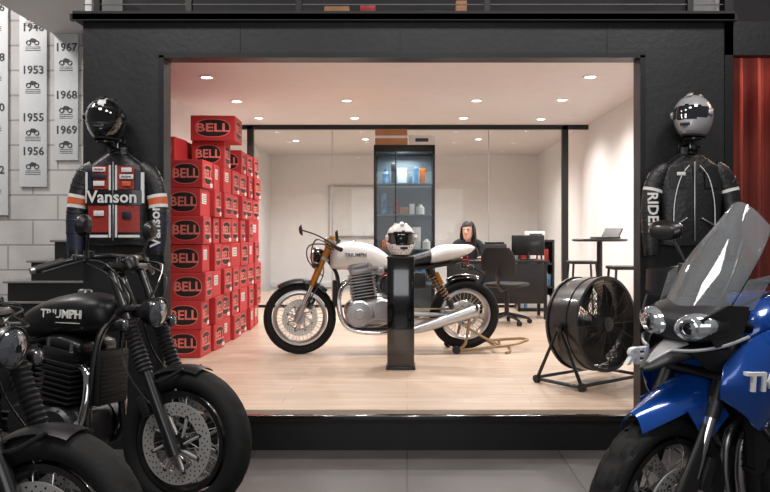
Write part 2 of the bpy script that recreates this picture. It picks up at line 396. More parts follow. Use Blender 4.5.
# ------------------------------------------------------------------ helmets
def helmet(name,loc,rotz,shell,chin,vis,stripe=None,vents=None,edge_m=None,scale=1.0):
    e=empty(name,loc,rotz,scale); vents=vents or plast; edge_m=edge_m or plast
    g=G(); nt=56; npH=34
    lo=-58; 
    def pt(th,ph,k=1.0):
        c=max(math.cos(ph),0); s_=math.sin(ph)
        cc=c**.62 if ph<0 else c**.92
        x=.137*cc*math.cos(th); y=.119*cc*math.sin(th); z=.132*s_
        if ph<0:
            f=min(1,-ph/D2R(45)); ct=max(math.cos(th),0)
            x+=.03*f*ct**2; y*=(1-.10*f); x-= .012*f*(1-ct)
            z*=1.06
        return V((x*k,y*k,z*k))
    rows=[[pt(2*math.pi*k/nt,D2R(lo+(90-lo)*i/npH)) for k in range(nt)] for i in range(npH+1)]
    for i in range(npH):
        for k in range(nt):
            th=math.degrees(2*math.pi*(k+.5)/nt); th=th-360 if th>180 else th
            ph=lo+(90-lo)*(i+.5)/npH
            top=28-abs(th)*.12; bot=-14+ (abs(th)/72)**2*8
            if abs(th)<70 and bot<ph<top: continue
            edge=abs(th)<76 and bot-4<ph<top+4
            mt=edge_m if edge else (chin if ph<-16 else shell)
            if stripe and not edge and ph>0 and abs(rows[i][k].y)<.022: mt=stripe
            g.add([rows[i][k],rows[i][(k+1)%nt],rows[i+1][(k+1)%nt],rows[i+1][k]],[[0,1,2,3]],mt)
    bm=bmesh.new()
    o=g.obj('shell',e,ang=60)
    bm.from_mesh(o.data); bmesh.ops.remove_doubles(bm,verts=bm.verts,dist=1e-5); bmesh.ops.recalc_face_normals(bm,faces=bm.faces); bm.to_mesh(o.data); bm.free()
    g=G()
    def vf(u,v):
        th=D2R(-74+148*u); a=abs(math.degrees(th)); b0=-17+(a/72)**2*8; ph=D2R(b0+ v*((31-a*.12)-b0))
        return pt(th,ph,.995)
    g.sheet(vf,28,10,vis,(0,0,.001)); 
    for sy in(-1,1): g.lathe((.028,sy*.117,.012),(0,sy,0),[(.0001,.012),(.018,.011),(.024,.004),(.024,-.01)],vents,20)
    g.obj('visor',e,ang=60)
    g=G()
    R0=[pt(2*math.pi*k/nt,D2R(lo)) for k in range(nt)]
    g.rings([R0,[q*.99+V((0,0,-.012)) for q in R0],[V((q.x*.8,q.y*.8,q.z-.012)) for q in R0],[V((q.x*.72,q.y*.72,q.z+.06)) for q in R0]],liner,True)
    g.box((.158,0,-.065),(.012,.06,.018),plast,bev=.004)
    g.box((.06,0,.128),(.06,.03,.014),vents,rot=(0,22,0),bev=.005)
    for sy in(-1,1): g.box((-.02,sy*.045,.125),(.05,.02,.012),vents,rot=(sy*-20,-6,0),bev=.004)
    g.obj('vents_and_liner',e,ang=60)
    return e
dots=dotmat('polka_dot_paint',(228,226,224),(20,20,20),48,.28)
g=G(); g.box((0,0,.445),(.215,.215,.89),gloss,bev=.004); g.box((0,0,.012),(.235,.235,.024),black,bev=.004); g.box((0,0,.893),(.225,.225,.014),black,bev=.003)
g.obj('display_plinth',loc=(-.05,6.05,PZ))
helmet('motorcycle_helmet',(-.05,6.03,PZ+.905+.13),-80,white,dots,visor,vents=wht)
helmet('motorcycle_helmet',(-1.735,4.31,1.95),-85,gloss,gloss,visor,stripe=leat4,scale=.92)
helmet('motorcycle_helmet',(1.648,4.31,1.967),-128,silverp,silverp,visor2,vents=silverp,edge_m=silverp,scale=.92)
def shelfbracket(x,z):
    g=G(); g.lathe((0,0,0),(0,0,1),[(.0001,0),(.05,0),(.05,.01),(.0001,.01)],black,24); g.cyl((0,0,.0),(0,.17,-.02),.01,black); g.box((0,.16,-.02),(.06,.012,.07),black,bev=.003)
    g.obj('helmet_bracket',loc=(x,4.31,z))
shelfbracket(-1.735,1.815); shelfbracket(1.648,1.832)
# ------------------------------------------------------------------ jackets
def jacket(name,loc,rotz,base,style):
    e=empty(name,loc,rotz); FL=Matrix.Diagonal((1,.72,1,1))
    TS=[(0,.0,-.035,.055,.030),(0,0,-.05,.075,.038),(0,0,-.085,.125,.045),(0,0,-.12,.168,.050),(0,0,-.165,.192,.056),(0,0,-.23,.19,.062),(0,0,-.34,.18,.064),(0,0,-.45,.175,.060),(0,0,-.53,.182,.052),(0,0,-.575,.18,.046)]
    g=G(); n=44; S=cat(TS,6); rs=[]
    # draped cloth: soft vertical folds growing toward the hem
    for x,y,z,hw,hh in S:
        r=[]; dr=min(1,max(0,(-z-.15)/.35))
        for k in range(n):
            t=2*math.pi*k/n; c=math.cos(t); d=math.sin(t)
            f=1+.05*dr*math.sin(5*t+z*9)+.025*dr*math.sin(9*t-z*14)
            r.append((math.copysign(abs(c)**.78,c)*hw,(math.copysign(abs(d)**.78,d)*hh)*f,z+.004*math.sin(4*t)*dr))
        rs.append(r)
    g.rings(rs,base,True)
    # open stand-up collar with dark inside
    def col(u,v):
        t=D2R(-62+304*u); rr=.068-.010*v
        return (rr*math.cos(t),.6*rr*math.sin(t)+.0,-.055+.06*v+.012*math.sin(t))
    g.sheet(col,26,4,base,(0,0,.002))
    g.lathe((0,0,-.045),(0,0,1),[(.062,0),(.0001,-.03)],liner,24,T=FL)
    g.obj('torso',e,ang=55)
    g=G()
    P0=[(.135,0,-.115),(.178,-.002,-.155),(.215,-.006,-.23),(.237,-.015,-.34),(.243,-.028,-.46),(.240,-.036,-.57),(.236,-.04,-.635)]
    R=[.046,.058,.058,.055,.050,.046,.042]
    for sx in(-1,1):
        P=[(sx*a*(1+.02*(sx>0)),b,c) for a,b,c in P0]
        g.tube(P,R,base,seg=20,T=FL)
        C=cat([list(p)+[r] for p,r in zip(P,R)],6)
        def band(a,b,mat,k=1.03):
            n=len(C)-1; i0=int(a*n); i1=int(b*n)
            g.tube([c[:3] for c in C[i0:i1+1]],[c[3]*k for c in C[i0:i1+1]],mat,sub=1,seg=20,cap=False,T=FL)
        if style==0:
            band(.42,.46,leat4); band(.46,.50,leat3,1.035); band(.50,.54,leat4)
            band(.60,.93,leat5,1.03)
        else:
            band(.38,.40,leat4)
        for q in (.22,.30,.36,.58,.66,.74): 
            i=int(q*(len(C)-1)); c=C[i]; ax_=V(C[i+1][:3])-V(C[i-1][:3])+V((0,0.01*(-1)**i,.012*sx)); g.torus(c[:3],ax_,c[3]*.975,.006,base,22,6,T=FL)
        band(.94,1.0,black,1.05)
        g.lathe(P[-1],(0,0,-1),[(.036,.001),(.0001,.002)],liner,16,T=FL)
    g.obj('sleeves',e,ang=55)
    g=G()
    YF=lambda x,z:-(.066)*(max(0,1-(abs(x)/.192)**2.6))**(1/2.6)
    def fp(x0,x1,z0,z1,mat,lift=.004,sx=1):
        def f(u,v):
            x=x0+(x1-x0)*u; z=z0+(z1-z0)*v
            return (sx*x,YF(x,z)-lift,z)
        g.sheet(f,10,8,mat,(0,-.002,0))
    g.box((0,-.071,-.32),(.010,.010,.46),steel,bev=.003)
    if style==0:
        for sx in(-1,1):
            fp(.015,.150,-.345,-.50,leat2,sx=sx); fp(.015,.120,-.115,-.25,leat2,sx=sx); fp(.125,.155,-.14,-.25,leat5,sx=sx)
            fp(.155,.172,-.15,-.33,leat4,.005,sx); fp(.012,.024,-.11,-.53,leat4,.006,sx)
            fp(.03,.15,-.515,-.53,leat4,.006,sx); fp(.0,.16,-.255,-.34,black,.008,sx)
        g.box((-.08,-.076,-.135),(.075,.004,.026),leat4,bev=.001); g.box((.08,-.076,-.138),(.06,.004,.026),leat4,bev=.001)
        g.box((-.08,-.078,-.175),(.085,.004,.026),leat5,bev=.001); g.box((.08,-.078,-.178),(.08,.004,.026),leat4,bev=.001)
        g.box((-.08,-.078,-.217),(.065,.004,.028),leat4,bev=.001); g.box((.08,-.078,-.218),(.05,.004,.028),leat3,bev=.001)
        g.box((-.08,-.078,-.39),(.06,.004,.03),leat4,bev=.001); g.box((.08,-.078,-.40),(.05,.004,.04),leat5,bev=.001)
        g.text('VIRGINIA',.014,TM((-.08,-.080,-.135),(1,0,0),(0,0,1)),redp); g.text('RACING',.015,TM((.08,-.082,-.178),(1,0,0),(0,0,1)),ink)
        g.text('Vanson',.098,TM((0,-.086,-.298),(1,0,0),(0,0,1)),leat4,.001,1.0,bold=.002)
        g.text('Vanson',.085,TM((.246,-.072,-.46),(.0,-.06,1),(-1,0,0)),leat4,.001,bold=.002)
    else:
        for sx in(-1,1):
            g.tube([(sx*.03,-.066,-.11),(sx*.08,-.070,-.18),(sx*.115,-.066,-.32),(sx*.12,-.064,-.50)],.003,leat4,seg=6)
            fp(.06,.14,-.12,-.24,plast,.005,sx)
            g.box((sx*.08,-.070,-.44),(.09,.008,.008),steel,rot=(0,sx*30,0),bev=.002)
        g.text('RIDER',.085,TM((-.242,-.062,-.38),(.0,-.08,-1),(1,0,0)),leat4,.001,bold=.002)
        g.box((-.08,-.073,-.16),(.05,.004,.02),leat4,bev=.001)
    g.obj('trim_and_patches',e,ang=40)
    g=G(); g.tube([(-.15,0,-.105),(-.07,0,-.045),(0,0,-.01),(.07,0,-.045),(.15,0,-.105)],.008,dgrey); g.tube([(0,0,-.01),(0,0,.025),(.018,.0,.04),(.0,.02,.05),(0,.05,.052)],.004,steel,seg=8)
    g.box((0,.06,.05),(.05,.02,.05),black,bev=.003); g.obj('hanger',e)
    return e
jacket('leather_jacket',(-1.705,4.41,1.80),0,leather,0)
jacket('textile_jacket',(1.67,4.41,1.80),0,leather,1)

# ------------------------------------------------------------------ helmet boxes
def boxes():
    g=G(); W=.33; H=.247; Dp=.33
    def lab(T,w,h):
        n=28
        ring=[(w*.38*math.copysign(abs(math.cos(t))**.8,math.cos(t)),h*.34*math.copysign(abs(math.sin(t))**.8,math.sin(t)),.0015) for t in [2*math.pi*k/n for k in range(n)]]
        ring2=[(x*1.05,y*1.07,.0008) for x,y,z in ring]
        g.add(ring2,[list(range(n))],boxpnk,T); g.add(ring,[list(range(n))],boxblk,T)
        g.text('BELL',h*.46,T@Matrix.Translation((0,0,.003)),boxpnk,.0006,w/h*.82,bold=.003)
    cols=[(-1.93,[7,7,8,7,8,8,8]),(-2.27,[7,8,8,8,8,8,8]),(-2.60,[8,8,8,8,8,8,8])]
    for ci,(cx,hs) in enumerate(cols):
        for k,n in enumerate(hs):
            y=6.66+k*.37
            for j in range(n):
                dx=random.uniform(-.02,.014) if ci<2 else 0; dy=random.uniform(-.014,.014); a=random.uniform(-5,5) if ci<2 else 0
                T=Matrix.Translation((cx+dx,y+dy,PZ+.002+j*H+H/2))@Matrix.Rotation(D2R(a),4,'Z')
                w_=W-.015-random.uniform(0,.02); d_=Dp-.02
                g.box((0,0,0),(w_,d_,H-.003),boxred,bev=.004,T=T,seg=1)
                if k==0 or (j>=hs[k-1]): lab(T@TM((0,-d_/2-.0005,0),(1,0,0),(0,0,1)),w_,H)
                if ci==0:
                    q=random.random()
                    if q<.72: lab(T@TM((w_/2+.0005,0,.0),(0,1,0),(0,0,1)),d_,H)
                    else:
                        g.box((w_/2+.001,-.04,.03),(.002,.14,.09),paper,T=T)
                        for i in range(4): g.box((w_/2+.003,-.04,.055-.018*i),(.001,.11,.005),ink,T=T)
                    if q<.45: g.box((w_/2+.001,.11,-.09),(.002,.07,.035),paper,T=T)
    T=Matrix.Translation((-1.875,7.38,PZ+8*H+.122))@Matrix.Rotation(D2R(3),4,'Z')
    g.box((0,0,0),(.42,.40,.24),boxred,bev=.004,T=T,seg=1); lab(T@TM((0,-.201,0),(1,0,0),(0,0,1)),.42,.24); lab(T@TM((.2105,0,0),(0,1,0),(0,0,1)),.40,.24)
    g.obj('helmet_box_stack',ang=30)
boxes()

# ------------------------------------------------------------------ display cabinet
e=empty('display_cabinet',(-.03,8.8,PZ))
g=G(); W=.70;Dd=.5;Hh=2.1
for sx in(-1,1):
    for sy in(-1,1): g.box((sx*(W/2-.0125),sy*(Dd/2-.0125),Hh/2),(.025,.025,Hh),frame_m,bev=.003)
g.box((0,0,Hh-.04),(W,Dd,.08),frame_m,bev=.004); g.box((0,0,.05),(W,Dd,.1),frame_m,bev=.004); g.box((-.1,-Dd/2,Hh/2),(.012,.02,Hh),frame_m)
g.box((0,Dd/2-.01,Hh/2),(W-.04,.012,Hh-.1),cabback)
g.obj('frame',e)
g=G()
for z in(.5,.9,1.3,1.66): g.box((0,0,z),(W-.06,Dd-.06,.012),cabint)
g.obj('shelves',e)
g=G(); g.box((0,-Dd/2+.004,Hh/2),(W-.06,.006,Hh-.2),glass)
for sx in(-1,1): g.box((sx*(W/2-.006),0,Hh/2),(.006,Dd-.06,Hh-.2),glass)
g.obj('panes',e)
g=G()
random.seed(9)
cm=[paper,photo,redp,cabint,card,dgrey,orange,dgrey]
for z in(.506,.906,1.306,1.666):
    x=-.27
    while x<.24:
        w=random.uniform(.05,.11); h=random.uniform(.08,.26); m=random.choice(cm)
        if random.random()<.6: g.box((x+w/2,random.uniform(-.08,.05),z+h/2),(w,.08,h),m,bev=.006)
        else: g.lathe((x+w/2,0,z),(0,0,1),[(.0001,0),(w*.45,0),(w*.45,h*.7),(w*.2,h*.85),(w*.2,h),(.0001,h)],m,16)
        x+=w+.015
g.obj('contents',e)
g=G(); g.box((0,0,.09),(.37,.3,.18),card,bev=.004); g.box((0,-.151,.09),(.37,.002,.03),paper); g.obj('cardboard_box',loc=(-.18,8.7,PZ+2.1))
g=G(); g.box((0,0,.055),(.30,.3,.11),paper,bev=.004); g.box((0,-.151,.055),(.15,.002,.04),ink); g.obj('shipping_carton',loc=(.17,8.7,PZ+2.1))
area('cabinet_lamp',(-.03,8.75,PZ+1.98),9,.3,(0,0,0),(.88,.97,1))

# ------------------------------------------------------------------ wheel etc.
def wheel(name,par,cx,cz,R,w,rr,tym,rimm,spm,hubm,disc=(),disc_r=.15,ns=36,blocks=0,discm=discmat):
    g=G(); c=(cx,0,cz)
    rc=(R+rr)/2+.006; hr=R-rc; seg=144
    na=21
    u,v,a=frm((0,1,0)); rs=[]
    for i in range(na):
        al=D2R(-142+284*i/(na-1)); r=rc+hr*math.cos(al); y=w/2*math.copysign(abs(math.sin(al))**.85,math.sin(al))
        ring=[]
        for k in range(seg):
            q=r
            if abs(al)<D2R(70 if blocks else 55):
                ph=(k+ (abs(i-na//2)*(1.1)))%(8 if blocks else 12)
                if ph<(2.2 if blocks else 1.1): q-= .008 if blocks else .004
                if blocks and i in(8,12): q-=.007
            t=2*math.pi*k/seg
            ring.append(V(c)+a*y+(u*math.cos(t)+v*math.sin(t))*q)
        rs.append(ring)
    g.rings(rs,tym,False); g.obj('tyre_'+name,par,ang=30)
    g=G(); ww=w*.36
    g.lathe(c,(0,1,0),[(rr+.012,-ww-.004),(rr+.012,-ww+.004),(rr-.008,-ww+.012),(rr-.014,-ww*.4),(rr-.014,ww*.4),(rr-.008,ww-.012),(rr+.012,ww-.004),(rr+.012,ww+.004),(rr-.006,ww+.006),(rr-.024,ww*.5),(rr-.024,-ww*.5),(rr-.006,-ww-.006)],rimm,72,loop=True)
    g.lathe(c,(0,1,0),[(.0001,-.085),(.018,-.085),(.018,-.065),(.045,-.06),(.045,-.045),(.026,-.035),(.026,.035),(.045,.045),(.045,.06),(.018,.065),(.018,.085),(.0001,.085)],hubm,24)
    for k in range(ns):
        t=2*math.pi*k/ns; sd=1 if k%2 else -1; dt=(.32 if (k//2)%2 else -.32)
        p0=(cx+.042*math.cos(t+dt*2.2),sd*.052,cz+.042*math.sin(t+dt*2.2)); p1=(cx+(rr-.02)*math.cos(t),sd*.006,cz+(rr-.02)*math.sin(t))
        g.cyl(p0,p1,.0024,spm,seg=6)
    for sy in disc:
        y=sy*.072
        g.lathe((cx,y,cz),(0,1,0),[(disc_r,-.0025),(disc_r,.0025),(disc_r*.68,.0025),(disc_r*.68,-.0025)],discm,64,loop=True)
        for k in range(30):
            for q in (.76,.84,.92):
                t=2*math.pi*(k+ (q*7.3))/30
                p=V((cx+disc_r*q*math.cos(t),y,cz+disc_r*q*math.sin(t))); g.cyl(p-V((0,.003,0)),p+V((0,.003,0)),.004,black,seg=8)
        for k in range(8):
            t=2*math.pi*k/8; t2=t+.35
            g.cyl((cx+.04*math.cos(t),y*.92,cz+.04*math.sin(t)),(cx+disc_r*.71*math.cos(t2),y,cz+disc_r*.71*math.sin(t2)),.007,discm,seg=8)
            p=V((cx+disc_r*.71*math.cos(t2),y,cz+disc_r*.71*math.sin(t2))); g.cyl(p-V((0,.005,0)),p+V((0,.005,0)),.01,dgrey,seg=12)
        g.lathe((cx,y*.9,cz),(0,sy,0),[(.05,-.006),(.05,.006),(.0001,.008)],hubm,24)
    g.obj('rim_'+name,par,ang=40)
def fender(g,cx,cz,R,w,a0,a1,mat,drop=.035,T=None):
    def fn(u,v):
        a=D2R(a0+(a1-a0)*u); t=(v-.5)*2; r=R-drop*abs(t)**2.2
        return (cx+r*math.cos(a),t*w/2,cz+r*math.sin(a))
    g.sheet(fn,28,10,mat,(0,0,.003),T)
def bellows(g,p0,p1,r,mat,n=12):
    p0=V(p0);p1=V(p1); L=(p1-p0).length; pr=[]
    for i in range(n*2+1): pr.append((r if i%2 else r*.8,L*i/(n*2)))
    g.lathe(p0,p1-p0,pr,mat,20)
def engine(g,x,z,cover,fin,head,finedge=None):
    g.body([(x-.26,0,z-.02,.05,.05),(x-.24,0,z-.02,.12,.10),(x-.1,0,z-.03,.15,.14),(x+.08,0,z-.05,.155,.13),(x+.17,0,z-.06,.13,.10),(x+.19,0,z-.06,.06,.05)],cover,e=3.5)
    for sy in(-1,1):
        g.lathe((x+.08,sy*.14,z-.05),(0,sy,0),[(.115,-.02),(.115,.03),(.10,.045),(.045,.05),(.04,.056),(.0001,.056)],cover,40)
        g.lathe((x-.12,sy*.14,z-.02),(0,sy,0),[(.095,-.02),(.095,.025),(.08,.038),(.0001,.04)],cover,36)
        g.box((x-.02,sy*.16,z-.11),(.26,.02,.05),cover,bev=.01)
        for k in range(10):
            t=2*math.pi*k/10; p=V((x+.08+.104*math.cos(t),sy*.17,z-.05+.104*math.sin(t))); g.cyl(p,p+V((0,sy*.014,0)),.006,steel,seg=8)
    T=Matrix.Translation((x+.03,0,z+.08))@Matrix.Rotation(D2R(8),4,'Y')
    g.box((0,0,.10),(.17,.26,.22),fin,T=T,bev=.01)
    for k in range(8): g.box((0,0,.015+k*.026),(.225,.32,.008),finedge or fin,T=T,bev=.003)
    g.box((0,0,.235),(.19,.30,.05),head,T=T,bev=.01)
    for sy in(-1,1): g.body([(-.11,sy*.075,.27,.03,.01),(-.09,sy*.075,.28,.06,.03),(0,sy*.075,.285,.068,.04),(.09,sy*.075,.28,.06,.03),(.11,sy*.075,.27,.03,.01)],head,T=T)
    for sy in(-1,1):
        for k in(-1,1): g.cyl(T@V((k*.07,sy*.135,.26)),T@V((k*.07,sy*.135,.30)),.009,steel,seg=8)
    for sy in(-1,1):
        g.cyl(T@V((-.08,sy*.07,.2)),T@V((-.2,sy*.07,.22)),.03,cover); g.lathe(T@V((-.16,sy*.07,.21)),(0,sy,0),[(.035,.0),(.035,.06),(.02,.07),(.0001,.07)],head,20)
def shock(g,p0,p1,body_m,spring_m,r=.028):
    p0=V(p0);p1=V(p1); u,v,a=frm(p1-p0); L=(p1-p0).length
    g.cyl(p0,p1,r*.5,body_m); g.cyl(p0,p0+a*L*.25,r*.75,body_m); g.cyl(p1-a*L*.15,p1,r*.8,body_m)
    pts=[]
    N=90
    for i in range(N+1):
        t=i/N; an=2*math.pi*8*t; q=p0+a*L*(.2+.62*t)+(u*math.cos(an)+v*math.sin(an))*r; pts.append(tuple(q))
    g.tube(pts,.0048,spring_m,sub=1,seg=6)
    for p in(p0,p1): g.torus(p,(0,1,0),.014,.007,body_m,16,8)
def headlamp(g,c,ax,r,bucket,ring):
    g.lathe(c,ax,[(.0001,-r*1.15),(r*.35,-r*1.1),(r*.75,-r*.75),(r*.98,-r*.2),(r,.02)],bucket,36)
    g.torus(V(c)+V(ax).normalized()*.02,ax,r*.99,.006,ring,40,10)
    g.lathe(V(c)+V(ax).normalized()*.018,ax,[(r*.97,0),(r*.8,.012),(r*.4,.022),(.0001,.025)],lensm,36)
    g.lathe(V(c)+V(ax).normalized()*.042,ax,[(r*.22,-.005),(r*.2,.004),(.0001,.004)],chrome,20)
def signal(g,c,ax,stalk,m=black):
    g.cyl(stalk,c,.008,black,seg=10); g.lathe(c,ax,[(.0001,-.04),(.018,-.035),(.026,-.01),(.028,.012)],m,24); g.torus(V(c)+V(ax).normalized()*.012,ax,.027,.0035,m,24,8)
    g.lathe(V(c)+V(ax).normalized()*.012,ax,[(.026,0),(.018,.008),(.0001,.012)],lensm,20)
def mirror(g,base,tip,r=.052,ax=(-1,0,.1)):
    b=V(base); t=V(tip); mid=(b+t)/2+V((.02,0,.03)); g.tube([tuple(b),tuple(mid),tuple(t)],.006,black,seg=8)
    g.lathe(t,ax,[(.0001,-.025),(r*.6,-.022),(r,-.004),(r,.004)],black,28); g.lathe(V(t)+V(ax).normalized()*.004,ax,[(r*.94,0),(.0001,.001)],chrome,28)

# ------------------------------------------------------------------ bobber
def bobber(name,loc,rotz,lean=0,mirrors=True,dz=0.0):
    e=empty(name,loc,rot=(lean,0,rotz))
    wheel('front',e,0,.335,.335,.135,.222,tyre,black,steel,dgrey,(-1,1),.185,32)
    wheel('rear',e,-1.51,.33,.33,.15,.215,tyre,black,black,black,(-1,),.13,32)
    d=V((-.438,0,.899)); A=lambda s,y: V((0,y,.335))+d*s
    tp=.90+dz*1.1
    g=G()
    for sy in(-1,1):
        y=sy*.105
        g.cyl(A(-.03,y),A(.36,y),.027,black,r1=.029); g.cyl(A(-.05,y),A(.02,y),.034,black)
        g.lathe(A(0,y),(0,sy,0),[(.0001,-.03),(.022,-.03),(.022,.02),(.012,.03),(.0001,.03)],steel,20)
        bellows(g,A(.35,y),A(.60,y),.038,plast,12); g.cyl(A(.58,y),A(tp,y),.0215,black)
        g.torus(A(.605,y),d,.03,.006,black,20,8)
        q=A(.15,y); g.box((q.x-.085,sy*.098,q.z+.03),(.05,.06,.10),dgrey,rot=(0,-26,0),bev=.012)
    for s_ in(.66,tp-.02): g.box(A(s_,0),(.07,.27,.035),black,rot=(0,-26,0),bev=.012)
    g.cyl(A(.63,0)-V((.05,0,0)),A(tp,0)-V((.05,0,0)),.03,black)
    fender(g,0,.335,.348,.135,74,126,matte,.022); 
    for sy in(-1,1): g.tube([(.02,sy*.068,.672),(-.06,sy*.1,.62),tuple(A(.30,sy*.105))],.008,black,seg=8); g.tube([(-.15,sy*.068,.640),(-.15,sy*.1,.62),tuple(A(.32,sy*.105))],.007,black,seg=8)
    for sy in(-1,1): g.tube([tuple(A(.14,sy*.1)),(-.2,sy*.13,.6),(-.3,sy*.1,.75),tuple(A(.72,sy*.02))],.005,black,seg=8)
    g.obj('front_fork',e)
    D=V((0,0,dz))
    g=G(); headlamp(g,(-.20,0,.92),(1,0,-.08),.068,black,black)
    for sy in(-1,1):
        signal(g,(-.235,sy*.17,.87),(1,0,0),(-.30,sy*.1,.87)); g.box((-.27,sy*.06,.92),(.12,.01,.05),black,bev=.004)
    g.lathe(V((-.36,0,1.15))+D,(-.5,0,.85),[(.0001,-.04),(.035,-.035),(.046,0),(.046,.012)],black,28); g.torus(V((-.366,0,1.16))+D,(-.5,0,.85),.046,.004,chrome,28,8); g.lathe(V((-.366,0,1.16))+D,(-.5,0,.85),[(.043,0),(.0001,.002)],screenm,24)
    g.obj('headlamp_and_instruments',e)
    g=G()
    bar=[(-.53,-.36,1.12),(-.47,-.24,1.16),(-.41,-.12,1.18),(-.40,0,1.18),(-.41,.12,1.18),(-.47,.24,1.16),(-.53,.36,1.12)]
    X=Matrix.Translation(D)
    g.tube(bar,.0125,black,seg=12,T=X); g.cyl((-.39,.04,1.10),(-.40,.04,1.18),.016,black,T=X); g.cyl((-.39,-.04,1.10),(-.40,-.04,1.18),.016,black,T=X)
    for sy in(-1,1):
        g.cyl((-.49,sy*.28,1.15),(-.545,sy*.39,1.11),.019,plast,T=X); g.cyl((-.545,sy*.39,1.11),(-.553,sy*.406,1.105),.016,steel,T=X)
        g.box((-.46,sy*.22,1.165),(.05,.06,.04),black,rot=(0,0,sy*25),bev=.01,T=X)
        g.tube([(-.44,sy*.21,1.16),(-.40,sy*.26,1.155),(-.44,sy*.33,1.13),(-.49,sy*.40,1.10)],.006,dgrey,seg=8,T=X)
        g.lathe((-.44,sy*.18,1.17),(0,0,1),[(.0001,0),(.022,0),(.024,.03),(.0001,.036)],black,16,T=X)
        if mirrors: mirror(g,(-.45,sy*.19,1.18),(-.43,sy*.23,1.32))
        g.tube([V((-.45,sy*.2,1.16))+D,V((-.32,sy*.2,1.14))+D,(-.28,sy*.08,1.0),(-.34,sy*.03,.86)],.0045,black,seg=6)
        g.tube([V((-.45,sy*.2,1.15))+D,V((-.30,sy*.2,1.09))+D,(-.26,sy*.12,.97),(-.36,sy*.05,.92)],.004,black,seg=6)
    g.obj('handlebar',e)
    g=G()
    g.body([(-.405,0,.895,.02,.03),(-.42,0,.895,.07,.065),(-.47,0,.90,.11,.09),(-.59,0,.90,.140,.105),(-.74,0,.88,.145,.10),(-.88,0,.85,.115,.08),(-.96,0,.83,.07,.055),(-.985,0,.82,.03,.03)],matte,e=2.6,n=36)
    g.lathe((-.62,0,.995),(0,0,1),[(.035,0),(.035,.018),(.025,.024),(.0001,.024)],chrome,24)
    for sy in (-1,1):
        g.text('TRIUMPH',.056,TM((-.63,sy*.141,.90),(1,0,0) if sy<0 else (-1,0,0),(0,0,1)),inklt,.0045,1.05,bold=.001)
        g.box((-.63,sy*.139,.86),(.22,.008,.003),inklt)
    g.obj('fuel_tank',e,ang=50)
    g=G()
    g.body([(-1.0,0,.76,.03,.02),(-1.02,0,.765,.09,.03),(-1.15,0,.76,.13,.035),(-1.28,0,.775,.14,.045),(-1.34,0,.81,.10,.04),(-1.36,0,.82,.04,.02)],leather,e=2.5,n=30)
    g.box((-1.2,0,.70),(.2,.12,.08),black,bev=.02)
    fender(g,-1.51,.33,.37,.19,35,150,matte)
    g.cyl((-1.84,0,.5),(-1.87,0,.5),.03,redp)
    for sy in(-1,1): g.tube([(-1.3,sy*.1,.62),(-1.45,sy*.115,.68),(-1.6,sy*.11,.67)],.01,black); signal(g,(-1.72,sy*.15,.62),(-1,0,0),(-1.68,sy*.07,.62))
    g.obj('seat_and_rear_fender',e)
    g=G(); engine(g,-.70,.40,dgrey,black,black,dgrey); 
    g.box((-.45,0,.60),(.05,.2,.26),plast,bev=.01)
    for k in range(11): g.box((-.422,0,.50+k*.02),(.006,.18,.005),dgrey)
    for k in range(2):
        sy=-1 if k else 1
        g.tube([(-.60,sy*.08,.66),(-.50,sy*.10,.62),(-.48,sy*.13,.45),(-.55,sy*.16,.28),(-.8,sy*.17,.22),(-1.1,sy*.18,.24)],.021,chrome,seg=14)
        g.tube([(-1.05,sy*.18,.235),(-1.15,sy*.185,.25),(-1.6,sy*.2,.29),(-1.72,sy*.2,.30)],[.024,.045,.05,.045],black,seg=20)
        g.lathe((-1.72,sy*.2,.30),(-1,0,.1),[(.045,0),(.03,.005),(.0001,-.02)],chrome,20)
        g.box((-.72,sy*.19,.31),(.09,.08,.02),black,bev=.006)
    for sy in(-1,1):
        g.tube([(-.39,0,.92),(-.45,sy*.08,.80),(-.47,sy*.11,.5),(-.5,sy*.12,.28),(-.9,sy*.12,.24),(-1.05,sy*.12,.33),(-1.0,sy*.11,.6),(-.95,sy*.09,.74)],.017,black)
        g.tube([(-.40,0,.96),(-.6,sy*.05,.82),(-.95,sy*.09,.74),(-1.1,sy*.09,.72),(-1.3,sy*.1,.62),(-1.51,sy*.115,.33)],.016,black)
        g.tube([(-1.05,sy*.12,.35),(-1.3,sy*.12,.33),(-1.51,sy*.12,.33)],.02,black)
        g.body([(-.88,sy*.13,.60,.01,.04),(-.92,sy*.14,.60,.02,.08),(-1.0,sy*.135,.6,.02,.08),(-1.06,sy*.12,.6,.01,.05)],matte)
    shock(g,(-1.0,0,.68),(-1.25,0,.42),black,dgrey)
    g.tube([(-.85,.16,.25),(-.9,.22,.12),(-.95,.27,.01)],.011,black); 
    g.obj('engine_and_frame',e)
    return e
bobber('bobber_motorcycle',(-1.03,3.45,0),-20,lean=-3)
bobber('bobber_motorcycle',(-1.13,2.36,0),-14,lean=-3,mirrors=False,dz=-.11)

